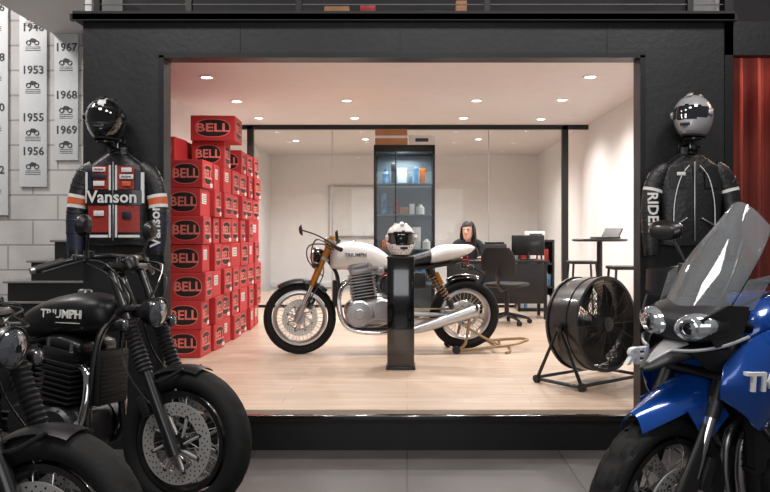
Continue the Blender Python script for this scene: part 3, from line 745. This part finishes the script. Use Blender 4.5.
# ------------------------------------------------------------------ cafe racer
def cafe(name,loc,rotz,scale):
    e=empty(name,loc,rotz,scale)
    wheel('front',e,0,.31,.31,.115,.22,tyre,rimal,steel,alu,(-1,1),.15,36)
    wheel('rear',e,-1.44,.325,.31,.15,.21,tyre,rimal,steel,alu,(1,),.11,36)
    d=V((-.40,0,.9165)); A=lambda s,y: V((0.02,y,.31))+d*s
    g=G()
    for sy in(-1,1):
        y=sy*.10
        g.cyl(A(-.02,y),A(.13,y),.026,alu); g.cyl(A(.10,y),A(.34,y),.018,chrome); g.cyl(A(.30,y),A(.74,y),.026,gold); g.lathe(A(.74,y),d,[(.026,0),(.02,.015),(.0001,.016)],gold,20)
        g.box(A(.12,y)+V((-.065,0,.02)),(.05,.05,.1),gloss,rot=(0,-24,0),bev=.012)
    for s_ in(.55,.71): g.box(A(s_,0)+V((-.01,0,0)),(.07,.26,.03),alu,rot=(0,-24,0),bev=.01)
    g.cyl(A(.52,0)-V((.05,0,0)),A(.74,0)-V((.05,0,0)),.03,black)
    fender(g,0,.31,.335,.14,55,135,dgrey)
    for sy in(-1,1): g.tube([(-.03,sy*.07,.63),(-.09,sy*.09,.52),tuple(A(.12,sy*.1))],.006,black,seg=8)
    headlamp(g,(-.13,0,.83),(1,0,-.03),.085,gloss,chrome)
    for sy in(-1,1):
        g.lathe((-.27,sy*.05,.97),(-.4,0,.9),[(.0001,-.05),(.035,-.04),(.042,0),(.042,.008),(.0001,.009)],black,24); g.torus((-.27,sy*.05,.977),(-.4,0,.9),.042,.004,chrome,24,6)
        g.cyl((-.27,sy*.11,.93),(-.33,sy*.36,.90),.012,black); g.cyl((-.305,sy*.24,.915),(-.335,sy*.37,.90),.018,plast)
        g.tube([(-.25,sy*.18,.93),(-.22,sy*.24,.92),(-.28,sy*.35,.90)],.006,dgrey,seg=8)
        g.lathe((-.23,sy*.18,.95),(0,0,1),[(.0001,0),(.02,0),(.022,.035),(.0001,.038)],goldp,16)
        signal(g,(-.12,sy*.17,.77),(1,0,0),(-.18,sy*.09,.77))
        g.tube([(-.24,sy*.18,.94),(-.14,sy*.2,.98),(-.10,sy*.08,.86),(-.18,0,.7)],.005,black,seg=6)
        g.tube([(-.24,sy*.16,.94),(-.08,sy*.17,.93),(-.07,sy*.06,.80),(-.2,0,.66)],.005,black,seg=6)
    mirror(g,(-.34,.37,.90),(-.02,.40,1.06),.045,(-1,0,.1)); mirror(g,(-.34,-.37,.90),(-.34,-.45,1.02),.045,(-1,0,.1))
    g.tube([tuple(A(.14,.1)),(-.1,.14,.5),(-.2,.1,.7),(-.16,.03,.85)],.005,black,seg=6)
    g.obj('front_end',e)
    g=G()
    g.body([(-.255,0,.80,.02,.03),(-.265,0,.81,.08,.08),(-.33,0,.835,.125,.115),(-.46,0,.84,.145,.125),(-.60,0,.825,.135,.115),(-.70,0,.80,.10,.09),(-.77,0,.775,.06,.055),(-.79,0,.77,.02,.02)],white,e=2.9,n=36)
    g.lathe((-.46,0,.955),(0,0,1),[(.036,0),(.036,.016),(.025,.022),(.0001,.022)],chrome,24)
    for sy in (-1,1): g.text('TRIUMPH',.045,TM((-.47,sy*.144,.85),(1,0,0) if sy<0 else (-1,0,0),(0,0,1)),ink,.003,1.0,bold=.0005)
    g.obj('fuel_tank',e,ang=50)
    g=G()
    g.body([(-.77,0,.775,.03,.02),(-.79,0,.785,.08,.035),(-.95,0,.79,.11,.045),(-1.10,0,.82,.115,.055),(-1.18,0,.85,.08,.05)],leather,e=2.5,n=28)
    g.body([(-1.12,0,.81,.08,.03),(-1.14,0,.83,.115,.065),(-1.25,0,.86,.118,.078),(-1.38,0,.875,.095,.062),(-1.48,0,.895,.055,.04),(-1.53,0,.905,.015,.012)],white,e=2.4,n=30)
    g.lathe((-1.46,0,.80),(-1,0,.0),[(.035,-.03),(.035,.01),(.0001,.016)],redp,20)
    g.body([(-.78,0,.73,.06,.02),(-1.2,0,.76,.08,.02),(-1.45,0,.80,.05,.015)],black)
    fender(g,-1.44,.325,.35,.15,62,110,gloss)
    for sy in(-1,1): signal(g,(-1.47,sy*.14,.74),(-1,0,0),(-1.43,sy*.04,.76))
    g.box((-1.60,0,.64),(.01,.18,.12),black,rot=(0,-20,0)); g.tube([(-1.45,0,.78),(-1.6,0,.68)],.01,black,sub=1)
    g.obj('seat_and_tail',e,ang=50)
    g=G(); engine(g,-.58,.40,alu,black,alu,alu)
    for sy in(-1,1):
        g.tube([(-.47,sy*.08,.62),(-.36,sy*.10,.58),(-.33,sy*.13,.42),(-.40,sy*.15,.24),(-.62,sy*.17,.19),(-.95,sy*.18,.21)],.02,chrome,seg=14)
        g.tube([(-.93,sy*.18,.21),(-1.03,sy*.185,.225),(-1.45,sy*.22,.36),(-1.50,sy*.225,.378)],[.022,.036,.055,.05],steel,seg=22)
        g.lathe((-1.50,sy*.225,.378),(-1,0,.33),[(.05,0),(.035,.008),(.03,-.03),(.0001,-.04)],gloss,20)
        g.tube([(-.24,0,.80),(-.32,sy*.08,.66),(-.33,sy*.12,.40),(-.42,sy*.12,.24),(-.85,sy*.12,.22),(-.93,sy*.12,.34),(-.86,sy*.11,.6),(-.8,sy*.09,.74)],.016,black)
        g.tube([(-.24,0,.86),(-.5,sy*.06,.73),(-.8,sy*.09,.72),(-1.1,sy*.09,.74),(-1.35,sy*.07,.78)],.015,black)
        g.tube([(-.93,sy*.12,.34),(-1.2,sy*.115,.33),(-1.44,sy*.115,.325)],.019,alu)
        shock(g,(-1.12,sy*.13,.73),(-1.30,sy*.13,.40),dgrey,goldp,.03); g.cyl((-1.16,sy*.17,.70),(-1.21,sy*.17,.60),.018,gold)
        g.body([(-.70,sy*.12,.58,.01,.03),(-.74,sy*.13,.58,.02,.08),(-.86,sy*.13,.6,.02,.08),(-.93,sy*.11,.62,.01,.04)],black)
        g.cyl((-.88,sy*.14,.34),(-.88,sy*.24,.34),.011,alu); g.box((-.85,sy*.15,.36),(.14,.012,.06),alu,rot=(0,20,0),bev=.004)
        g.box((-1.0,sy*.08,.62),(.16,.06,.14),plast,bev=.02)
    g.box((-.30,0,.52),(.04,.18,.22),plast,bev=.01)
    g.tube([(-.95,.10,.30),(-1.2,.1,.29),(-1.44,.1,.275)],.008,goldp,seg=6); g.tube([(-.95,.10,.38),(-1.2,.1,.38),(-1.44,.1,.375)],.008,goldp,seg=6)
    g.obj('engine_and_frame',e)
    return e
cafe('cafe_racer_motorcycle',(-.966,6.75,PZ),187.5,1.05)
e=empty('paddock_stand',(.545,6.95,PZ),7.5)
g=G()
for sy in(-1,1):
    g.tube([(.0,sy*.17,.34),(-.02,sy*.19,.2),(-.05,sy*.19,.08),(-.13,sy*.19,.025)],.014,goldp)
    g.tube([(-.13,sy*.19,.03),(.1,sy*.2,.045),(.4,sy*.17,.07),(.55,sy*.08,.09)],.014,goldp)
    g.tube([(.0,sy*.19,.22),(.15,sy*.195,.13),(.3,sy*.18,.06)],.011,goldp)
    g.lathe((-.13,sy*.21,.036),(0,sy,0),[(.0001,-.02),(.035,-.02),(.035,.02),(.0001,.02)],plast,20)
    g.box((.0,sy*.15,.345),(.05,.06,.02),plast,bev=.005)
    g.tube([(.35,sy*.17,.07),(.37,sy*.2,.02),(.31,sy*.28,.014)],.012,goldp)
g.tube([(.55,-.08,.09),(.59,0,.09),(.55,.08,.09)],.014,goldp); g.cyl((.25,-.19,.055),(.25,.19,.055),.012,goldp)
g.obj('frame',e)

# ------------------------------------------------------------------ adventure bike
def adventure(name,loc,rotz,lean=0):
    e=empty(name,loc,rot=(lean,0,rotz))
    wheel('front',e,0,.335,.335,.115,.24,tyre,black,steel,dgrey,(-1,1),.16,32,blocks=1)
    wheel('rear',e,-1.53,.325,.325,.16,.215,tyre,black,steel,dgrey,(1,),.13,32,blocks=1)
    d=V((-.40,0,.9165)); A=lambda s,y: V((0.03,y,.335))+d*s
    g=G()
    for sy in(-1,1):
        y=sy*.11
        g.cyl(A(-.03,y),A(.15,y),.03,dgrey,r1=.027); g.cyl(A(.12,y),A(.38,y),.021,chrome); g.cyl(A(.36,y),A(.76,y),.029,dgrey)
        g.box(A(.13,y*.95)+V((-.075,0,.02)),(.055,.06,.12),dgrey,rot=(0,-24,0),bev=.014)
        g.body([(.09,sy*.11,.37,.012,.04),(.05,sy*.125,.42,.014,.07),(-.03,sy*.125,.55,.014,.06),(-.06,sy*.12,.64,.01,.02)],plast)
    for s_ in(.50,.70): g.box(A(s_,0)+V((-.01,0,0)),(.08,.29,.035),black,rot=(0,-24,0),bev=.01)
    g.obj('front_fork',e)
    g=G()
    def mg(u,v):
        t=(v-.5)*2; w=.045+.055*math.sin(min(1,u*1.6)*math.pi/2)
        return (.16-.46*u,t*w,.685+.06*math.sin(u*math.pi*.55)+.065*u-.055*abs(t)**2.4)
    g.sheet(mg,26,12,blue,(0,0,.004))
    fender(g,0.0,.335,.36,.13,95,150,plast,.03)
    for sy in(-1,1): g.poly([(.0,sy*.098,.70),(-.16,sy*.10,.735),(-.22,sy*.11,.66),(-.12,sy*.115,.60),(-.05,sy*.11,.63)],(0,.006,0),blue)
    g.obj('front_fender',e,ang=50)
    g=G()
    g.body([(.12,0,.835,.01,.006),(.09,0,.84,.03,.014),(.02,0,.865,.06,.022),(-.08,0,.885,.095,.028),(-.2,0,.90,.12,.035)],plast,e=2.2)
    g.body([(.09,0,.855,.008,.005),(.02,0,.888,.03,.010),(-.06,0,.913,.05,.010)],silverp,e=2.2)
    g.body([(-.02,0,.965,.09,.03),(-.05,0,.975,.15,.055),(-.15,0,.985,.165,.075),(-.28,0,.98,.12,.07)],plast,e=2.6,n=32)
    for sy in(-1,1):
        T=Matrix.Translation((-.045,sy*.085,.978))@Matrix.Rotation(D2R(sy*18),4,'Z')@Matrix.Rotation(D2R(sy*12),4,'X')
        g.ell((0,0,0),(.038,.076,.048),lensb,T=T)
        g.lathe(T@V((.028,-sy*.012,0)),T.to_3x3()@V((1,0,0)),[(.032,-.01),(.032,.01),(.025,.012),(.021,.0),(.0001,-.002)],chrome,24)
        g.lathe(T@V((.034,-sy*.012,0)),T.to_3x3()@V((1,0,0)),[(.021,0),(.0001,.006)],gloss,20)
        g.poly([(-.02,sy*.12,1.01),(-.1,sy*.165,1.06),(-.22,sy*.165,1.05),(-.18,sy*.17,.94),(-.06,sy*.155,.92)],(0,.008,0),plast)
        g.tube([(.03,sy*.05,.90),(-.02,sy*.11,.905),(-.10,sy*.165,.925),(-.2,sy*.185,.95)],.006,silverp,seg=8)
        g.poly([(-.02,sy*.09,.89),(-.12,sy*.155,.91),(-.24,sy*.18,.90),(-.22,sy*.16,.80),(-.10,sy*.10,.83)],(0,.008,0),plast)
    def ws(u,v):
        t=(u-.5)*2; w=.125*(1-.25*v*v)+.02*math.sin(v*3.14); x=-.06-.34*v-.09*abs(t)**2*(1-.3*v); z=1.02+.42*v-.09*t*t*v*v-.03*v*v
        return (x,t*w,z)
    g2=G(); g2.sheet(ws,20,14,screen,(.003,0,.002))
    for sy in(-1,1): g2.tube([ws(.5+.5*sy,i/8) for i in range(9)],.0022,dgrey,sub=1,seg=6)
    g2.obj('windscreen',e,ang=60)
    g2=G()
    for sy in(-1,1):
        g2.sheet(lambda u,v:(-.14-.10*u-.08*v,sy*(.14+.03*u+.02*v),1.02+.12*v+.02*u),8,8,screen,(0,.003*sy,0))
    g2.obj('wind_deflectors',e,ang=60)
    for sy in(-1,1): g.tube([(-.16,sy*.07,1.0),(-.26,sy*.075,1.15),(-.34,sy*.06,1.27)],.008,black,seg=8)
    g.box((-.31,0,1.14),(.01,.20,.11),plast,rot=(0,-20,0),bev=.01); g.box((-.317,0,1.14),(.006,.17,.085),screenm,rot=(0,-20,0))
    g.tube([(-.2,-.09,1.07),(-.21,.09,1.07)],.007,black,sub=1)
    g.obj('nose_and_headlamps',e,ang=45)
    g=G()
    g.body([(-.34,0,.90,.08,.05),(-.38,0,.92,.13,.09),(-.48,0,.955,.15,.105),(-.62,0,.96,.155,.11),(-.76,0,.93,.12,.09),(-.84,0,.89,.07,.05)],blue,e=2.7,n=36)
    for sy in(-1,1):
        up=cat([(-.12,.15,.85),(-.19,.185,.93),(-.33,.20,.97),(-.56,.17,.96),(-.72,.13,.90)],5)
        md=cat([(-.09,.165,.79),(-.19,.225,.82),(-.33,.245,.84),(-.54,.20,.84),(-.68,.15,.82)],5)
        lw=cat([(-.10,.155,.74),(-.17,.20,.69),(-.27,.205,.62),(-.42,.18,.66),(-.58,.15,.76)],5)
        n=len(up)
        def cw(u,v,sy=sy):
            i=min(n-1,int(round(u*(n-1)))); a,b,c=up[i],md[i],lw[i]
            q=[(2*(v-.5)*(v-1))*a[k]+(-4*v*(v-1))*b[k]+(2*v*(v-.5))*c[k] for k in range(3)]
            return (q[0],sy*q[1],q[2])
        g.sheet(cw,n-1,10,blue,(0,-.006*sy,0))
        g.poly([(x,sy*.17,z) for x,z in [(-.24,.70),(-.34,.68),(-.50,.72),(-.46,.62),(-.36,.50),(-.28,.48)]],(0,.03,0),plast)
        g.box((-.33,sy*.15,.58),(.07,.06,.26),plast,bev=.01)
        for k in range(9): g.box((-.292,sy*.15,.47+k*.025),(.004,.055,.006),dgrey)
        ta=(1,-.30,-.03) if sy<0 else (-1,.30,-.03)
        g.text('TIGER',.09,TM((-.275,sy*.248,.80),ta,(.03,0,1) if sy<0 else (-.03,0,1)),inklt,.012,1.1,bold=.002)
        g.tube([(-.24,sy*.06,.74),(-.30,sy*.20,.62),(-.34,sy*.24,.52),(-.40,sy*.23,.42),(-.5,sy*.14,.34)],.0125,black,seg=10)
        g.tube([(-.34,sy*.24,.53),(-.46,sy*.24,.58),(-.6,sy*.17,.60)],.0125,black,seg=10)
    g.obj('tank_and_fairing',e,ang=45)
    g=G()
    bar=[(-.50,-.40,1.10),(-.43,-.25,1.14),(-.37,-.10,1.12),(-.36,0,1.11),(-.37,.10,1.12),(-.43,.25,1.14),(-.50,.40,1.10)]
    g.tube(bar,.0135,black,seg=12)
    for sy in(-1,1):
        g.cyl((-.455,sy*.30,1.128),(-.505,sy*.41,1.098),.019,plast)
        g.box((-.43,sy*.23,1.14),(.05,.07,.045),black,bev=.01)
        g.tube([(-.39,sy*.24,1.13),(-.37,sy*.30,1.12),(-.44,sy*.40,1.09)],.007,dgrey,seg=8)
        def hg(u,v,sy=sy):
            t=u; return (-.40+.10*math.sin(t*2.4)-.16*t*t+.0*v,sy*(.20+.26*t),1.06+.115*v*(1-.35*t)-.02)
        g.sheet(hg,12,6,plast,(.008,0,0))
        g.cyl((-.44,sy*.24,1.15),(-.42,sy*.30,1.27),.007,black); g.body([(-.40,sy*.34,1.28,.06,.028),(-.42,sy*.34,1.29,.08,.04),(-.44,sy*.34,1.29,.075,.036)],black); g.box((-.446,sy*.34,1.29),(.004,.13,.06),chrome,bev=.002)
        g.tube([(-.41,sy*.22,1.12),(-.30,sy*.16,1.08),(-.25,sy*.05,1.0)],.005,black,seg=6)
    g.obj('handlebar',e,ang=45)
    g=G()
    g.body([(-.80,0,.85,.06,.03),(-.84,0,.86,.11,.045),(-1.0,0,.86,.15,.05),(-1.15,0,.89,.13,.05),(-1.4,0,.93,.13,.04),(-1.6,0,.93,.06,.02)],leather,e=2.6,n=28)
    g.body([(-1.2,0,.84,.13,.04),(-1.5,0,.87,.11,.04),(-1.75,0,.90,.06,.025)],plast); g.box((-1.75,0,.89),(.02,.12,.03),redp,bev=.006)
    for sy in(-1,1): g.tube([(-1.2,sy*.15,.86),(-1.5,sy*.16,.95),(-1.72,sy*.10,.96)],.011,black)
    g.box((-1.80,0,.66),(.01,.2,.14),plast,rot=(0,-20,0)); g.tube([(-1.6,0,.86),(-1.78,0,.74)],.012,black,sub=1)
    engine(g,-.62,.45,dgrey,dgrey,black)
    for sy in(-1,1):
        g.tube([(-.34,0,.92),(-.5,sy*.13,.80),(-.8,sy*.15,.72),(-1.0,sy*.13,.5),(-1.05,sy*.11,.38)],.018,black)
        g.tube([(-.36,0,.8),(-.45,sy*.1,.6),(-.5,sy*.11,.33),(-.9,sy*.11,.28),(-1.05,sy*.11,.38)],.016,black)
        g.tube([(-1.05,sy*.12,.4),(-1.3,sy*.125,.35),(-1.53,sy*.125,.325)],.024,dgrey); g.cyl((-.95,sy*.14,.34),(-.95,sy*.26,.34),.012,steel)
    for y in(-.06,0,.06): g.tube([(-.50,y,.60),(-.40,y,.52),(-.40,y,.36),(-.5,y*.8,.24),(-.9,y*.6,.2)],.018,steel,seg=12)
    g.tube([(-.9,-.05,.2),(-1.1,-.14,.26),(-1.3,-.2,.42),(-1.62,-.22,.62)],[.025,.035,.055,.055],steel,seg=20)
    g.poly([(-.42,.12,.26),(-.48,.14,.17),(-.85,.14,.17),(-.9,.12,.22)],(0,.01,0),steel); g.box((-.65,0,.16),(.45,.26,.012),steel,bev=.004)
    shock(g,(-1.02,0,.72),(-1.15,0,.42),black,redp)
    g.tube([(-.85,.16,.28),(-.9,.24,.13),(-.95,.30,.012)],.012,black); g.lathe((-.95,.30,0),(0,0,1),[(.0001,0),(.025,0),(.02,.01),(.0001,.01)],black,16)
    g.obj('engine_frame_and_seat',e,ang=45)
    return e
adventure('adventure_motorcycle',(.868,2.63,0),214,lean=-3)

# ------------------------------------------------------------------ drum fan
e=empty('drum_fan',(1.36,5.5,PZ),0,.94)
g=G(); C=V((0,0,.45)); ax=V((.6,-.79,.06)).normalized(); R=.355; hd=.15
g.lathe(C,ax,[(R,-hd),(R+.012,-hd),(R+.012,-hd+.02),(R,-hd+.02),(R,-.05),(R+.008,-.045),(R+.008,.045),(R,.05),(R,hd-.02),(R+.012,hd-.02),(R+.012,hd),(R-.01,hd),(R-.01,-hd)],black,64,loop=True)
g.obj('drum',e)
g=G(); u,v,a=frm(ax)
for sd in(-1,1):
    o=C+ax*sd*(hd-.01)
    for i in range(1,13): 
        rr=.05+i*.0245; g.torus(o+ax*sd*(.02*(1-(rr/R)**2)),ax,rr,.0026,plast,48,5)
    for k in range(16):
        t=2*math.pi*k/16; dr=u*math.cos(t)+v*math.sin(t)
        g.tube([tuple(o+dr*.04+ax*sd*.02),tuple(o+dr*.2+ax*sd*.015),tuple(o+dr*(R-.006))],.0034,plast,sub=2,seg=6)
    g.lathe(o+ax*sd*.015,ax*sd,[(.055,-.01),(.055,.008),(.0001,.012)],black,24)
g.obj('guards',e)
g=G(); g.lathe(C,ax,[(.0001,-.1),(.07,-.1),(.075,-.02),(.075,.05),(.05,.07),(.0001,.07)],dgrey,24)
for k in range(5):
    t=2*math.pi*k/5
    def bl(p,q,t=t):
        r=.06+.26*p; an=t+(q-.5)*(.95+.35*p); return C+(u*math.cos(an)+v*math.sin(an))*r+ax*((q-.5)*.10)
    g.sheet(bl,8,6,black,tuple(ax*.004))
g.obj('blades',e)
g=G(); side=V((0,0,1)).cross(ax).normalized(); fw=V((ax.x,ax.y,0)).normalized()
for sd in(-1,1):
    top=C+side*sd*(R+.03)
    f1=side*sd*(R+.03)+fw*.22; f2=side*sd*(R+.03)-fw*.22; f1=V((f1.x,f1.y,.03)); f2=V((f2.x,f2.y,.03))
    g.tube([tuple(f1),tuple(top),tuple(f2)],.015,black,sub=1,seg=10); g.cyl(f1,f2,.014,black)
    g.lathe(top,side*sd,[(.0001,-.03),(.03,-.03),(.035,.01),(.0001,.02)],black,20)
    for q in(f1,f2): g.lathe(V((q.x,q.y,.03)),side,[(.0001,-.018),(.03,-.018),(.03,.018),(.0001,.018)],plast,18)
for s2 in (1,-1):
    a1=-side*(R+.03)+fw*.22*s2; b1=side*(R+.03)+fw*.22*s2; g.cyl((a1.x,a1.y,.04),(b1.x,b1.y,.04),.013,black)
g.obj('stand',e)

# ------------------------------------------------------------------ bar table and stools
e=empty('bar_table',(2.06,8.0,PZ)); g=G()
g.lathe((0,0,1.0),(0,0,1),[(.0001,0),(.27,0),(.29,.008),(.29,.025),(.28,.03),(.0001,.03)],black,40); g.cyl((0,0,.02),(0,0,1.0),.03,black); g.lathe((0,0,0),(0,0,1),[(.22,0),(.22,.012),(.05,.03),(.03,.06)],black,32,cap=True); g.obj('table',e)
g=G(); g.box((0,0,.01),(.26,.19,.018),dgrey,bev=.004); g.box((0,.1,.06),(.26,.008,.12),black,rot=(-30,0,0),bev=.003); g.box((0,.094,.06),(.24,.003,.10),black,rot=(-30,0,0)); g.obj('laptop',loc=(2.12,8.0,PZ+1.03),rot=(0,0,-60))
def stool(x,y):
    g=G(); g.box((0,0,.75),(.32,.32,.035),black,bev=.012)
    for sx in(-1,1):
        for sy in(-1,1): g.cyl((sx*.13,sy*.13,.74),(sx*.18,sy*.18,.0),.013,black,seg=10)
        g.cyl((sx*.16,-.16,.3),(sx*.16,.16,.3),.009,black,seg=8); g.cyl((-.16,sx*.16,.3),(.16,sx*.16,.3),.009,black,seg=8)
    g.obj('bar_stool',loc=(x,y,PZ))
stool(2.05,8.75); stool(2.15,7.35)

# ------------------------------------------------------------------ office desk / shelf / chair / person
e=empty('office_desk',(1.15,9.70,PZ)); g=G(); g.box((0,0,.73),(1.3,.56,.03),black,bev=.005)
for sx in(-1,1):
    for sy in(-1,1): g.box((sx*.6,sy*.24,.36),(.04,.04,.72),frame_m,bev=.003)
g.box((0,-.25,.45),(1.2,.015,.5),dgrey,bev=.003)
g.obj('desk',e)
g=G(); g.box((0,0,.15+.04),(.42,.03,.26),black,bev=.008); g.box((0,.016,.19),(.39,.004,.23),screenm); g.cyl((0,-.01,.01),(0,-.01,.1),.02,black); g.box((0,-.01,.008),(.2,.16,.014),black,bev=.004); g.obj('computer_monitor',loc=(1.56,9.65,PZ+.745),rot=(0,0,-15))
e=empty('office_shelf',(1.80,10.6,PZ)); g=G()
for sx in(-1,1): g.box((sx*.24,0,.5),(.03,.36,1.0),black,bev=.003)
for z in(.03,.34,.66,.985): g.box((0,0,z),(.5,.36,.025),black,bev=.003)
g.box((0,.17,.5),(.5,.012,1.0),black)
g.obj('carcass',e)
g=G(); random.seed(5)
for z in(.043,.353,.673):
    x=-.21
    while x<.18:
        w=random.uniform(.02,.06); h=random.uniform(.16,.26); g.box((x+w/2,0,z+h/2),(w,.22,h),random.choice([paper,dgrey,redp,wht,card,photo,paper]),bev=.002); x+=w+.003
g.obj('binders',e)
g=G(); g.box((0,0,.06),(.26,.2,.12),paper,bev=.006); g.box((0,-.102,.06),(.18,.003,.05),ink); g.obj('storage_box',loc=(1.80,10.55,PZ+1.0))
g=G(); g.box((0,0,.11),(.30,.32,.2),dgrey,bev=.02); g.box((0,-.05,.22),(.24,.2,.03),black,bev=.01); g.box((0,-.18,.08),(.2,.1,.01),paper); g.obj('printer',loc=(1.12,9.66,PZ+.745))
def chair(name,loc,rz,m):
    e=empty(name,loc,rz); g=G()
    g.body([(0,0,.44,.16,.17),(0,0,.455,.235,.235),(0,0,.49,.235,.235),(0,0,.50,.2,.2)],m,e=4,axis='z')
    g.body([(0,.23,.58,.18,.025),(0,.25,.66,.22,.035),(0,.27,.82,.21,.03),(0,.285,.92,.15,.02)],m,e=3,axis='z')
    g.tube([(0,.0,.42),(0,.2,.42),(0,.28,.55),(0,.285,.7)],.02,black); g.cyl((0,0,.10),(0,0,.44),.028,dgrey)
    for k in range(5):
        t=2*math.pi*k/5; x=.28*math.cos(t); y=.28*math.sin(t); g.tube([(0,0,.12),(x*.6,y*.6,.09),(x,y,.06)],[.025,.02,.014],black,seg=8); g.lathe((x,y,.03),(math.sin(t),-math.cos(t),0),[(.0001,-.02),(.029,-.02),(.029,.02),(.0001,.02)],plast,14)
    g.obj('chair',e)
chair('office_chair',(.84,10.42,PZ),0,plast)
chair('office_chair',(1.2,9.0,PZ),150,plast)
def person():
    e=empty('seated_person',(.84,10.36,PZ))
    def skinmesh(name,vs,es,rad,mat,root=0,sub=2):
        me=bpy.data.meshes.new(name); me.from_pydata(vs,es,[]); me.materials.append(mat)
        o=bpy.data.objects.new(name,me); sc.collection.objects.link(o); o.parent=e
        md=o.modifiers.new('s','SKIN'); md.use_smooth_shade=True
        for i,r in enumerate(rad):
            q=me.skin_vertices[0].data[i]; q.radius=r if isinstance(r,tuple) else (r,r); q.use_root=(i==root)
        s2=o.modifiers.new('ss','SUBSURF'); s2.levels=sub; s2.render_levels=sub
        return o
    vs=[(0,.02,.56),(0,.03,.68),(0,.0,.83),(0,-.03,.97),(0,-.045,1.03),
        (-.17,-.02,.95),(-.22,-.10,.75),(-.17,-.33,.765),
        (.17,-.02,.95),(.22,-.10,.75),(.15,-.33,.765),
        (-.09,-.02,.54),(-.12,-.40,.54),(-.12,-.42,.10),(-.12,-.5,.04),
        (.09,-.02,.54),(.12,-.40,.54),(.12,-.42,.10),(.12,-.5,.04)]
    es=[(0,1),(1,2),(2,3),(3,4),(3,5),(5,6),(6,7),(3,8),(8,9),(9,10),(0,11),(11,12),(12,13),(13,14),(0,15),(15,16),(16,17),(17,18)]
    rad=[(.15,.12),(.14,.11),(.16,.11),(.09,.08),.055,.062,.05,.033,.062,.05,.033,.085,.065,.045,.04,.085,.065,.045,.04]
    skinmesh('clothed_body',vs,es,rad,cloth)
    for sx in(-1,1):
        hx=sx*.16; hv=[(hx,-.335,.765),(hx,-.37,.765),(hx,-.41,.765)]; he=[(0,1),(1,2)]; hr=[(.024,.018),(.032,.014),(.034,.012)]
        for i,(dx,L) in enumerate([(-.03,.06),(-.01,.07),(.01,.066),(.03,.052)]):
            b=len(hv); hv+=[(hx+dx,-.425,.768),(hx+dx*1.1,-.425-L*.5,.775),(hx+dx*1.15,-.425-L*.9,.763)]; he+=[(2,b),(b,b+1),(b+1,b+2)]; hr+=[.009,.0085,.007]
        b=len(hv); hv+=[(hx-sx*.035,-.37,.765),(hx-sx*.055,-.40,.765),(hx-sx*.06,-.425,.76)]; he+=[(1,b),(b,b+1),(b+1,b+2)]; hr+=[.012,.01,.008]
        skinmesh('hand',hv,he,hr,skin,1)
    T=Matrix.Translation((0,-.07,1.12))@Matrix.Rotation(D2R(-22),4,'Z')@Matrix.Rotation(D2R(4),4,'X')
    g=G()
    rows=[(-.115,.028,.030,-.05),(-.105,.045,.045,-.038),(-.08,.058,.068,-.02),(-.04,.068,.085,-.006),(0,.074,.094,0),(.04,.076,.098,.004),(.08,.066,.086,.008),(.11,.04,.055,.01),(.122,.01,.015,.01)]
    S=cat(rows,4); rs=[]
    for z,a,b,yo in S: rs.append([(a*math.cos(2*math.pi*k/28),yo+b*math.sin(2*math.pi*k/28),z) for k in range(28)])
    g.rings(rs,skin,True,T)
    g.body([(0,-.088,.022,.009,.006),(0,-.1,-.0,.011,.014),(0,-.104,-.02,.015,.016),(0,-.092,-.034,.012,.01)],skin,axis='z',T=T,n=12)
    for sx in(-1,1):
        g.ell((sx*.03,-.082,.012),(.014,.010,.008),paper,T=T); g.ell((sx*.03,-.09,.012),(.006,.004,.006),hairm,T=T); g.ell((sx*.03,-.088,.032),(.018,.008,.004),hairm,T=T)
        g.ell((sx*.076,.0,-.005),(.008,.018,.03),skin,T=T)
    g.ell((0,-.079,-.06),(.02,.009,.005),lipm,T=T)
    g.cyl((0,-.045,.98),(0,-.05,1.07),.05,skin,r1=.046)
    g.obj('head',e,ang=60)
    g=G()
    S=cat([(.0,.090,.094,.034),(.05,.094,.104,.014),(.09,.084,.098,.012),(.125,.056,.072,.012),(.145,.012,.02,.012)],4); rs=[]
    for z,a,b,yo in S:
        r=[]
        for k in range(32):
            t=2*math.pi*k/32; zz=z
            if math.sin(t)<-.25 : zz=max(z,.066+.012*math.cos(t))
            r.append((a*math.cos(t),yo+b*math.sin(t),zz))
        rs.append(r)
    g.rings(rs,hairm,True,T)
    g.body([(0,.055,.05,.09,.07),(0,.055,-.04,.098,.06),(0,.055,-.14,.10,.045),(0,.06,-.24,.08,.03)],hairm,axis='z',T=T,n=24)
    for sx in(-1,1): g.body([(sx*.080,-.015,.06,.016,.03),(sx*.092,-.015,-.02,.016,.035),(sx*.094,-.01,-.10,.02,.035),(sx*.085,-.01,-.20,.012,.02)],hairm,axis='z',T=T,n=14)
    g.obj('hair',e,ang=60)
person()

# ------------------------------------------------------------------ lighting
for i,(x,y,en) in enumerate([(-2.2,2.0,85),(0.2,1.8,60),(2.2,2.2,90)]): area('overhead_fill_%d'%i,(x,y,4.2),en,.9)  # softbox-like area lights added out of view above the foreground bikes
area('left_wall_fill',(-4.2,4.4,4.3),110,.8,(15,0,10))  # added unseen fill that brightens the block wall on the left
area('behind_camera_fill',(0,-1.6,2.0),55,3.5,(90,0,0),(.95,.97,1),sy=1.8)  # added area light behind the camera, gives the bike metal something to reflect
w=bpy.data.worlds.new('w'); sc.world=w; w.use_nodes=True
w.node_tree.nodes['Background'].inputs[0].default_value=(.5,.49,.49,1); w.node_tree.nodes['Background'].inputs[1].default_value=.26
# ------------------------------------------------------------------ camera
cd=bpy.data.cameras.new('camera'); cam=bpy.data.objects.new('camera',cd); sc.collection.objects.link(cam)
cam.location=(0,0,1.29); cam.rotation_euler=(D2R(90),0,0); cd.sensor_width=36; cd.lens=748/770*36
cd.shift_x=-22/770; cd.shift_y=-12/770; cd.clip_start=.05
sc.camera=cam
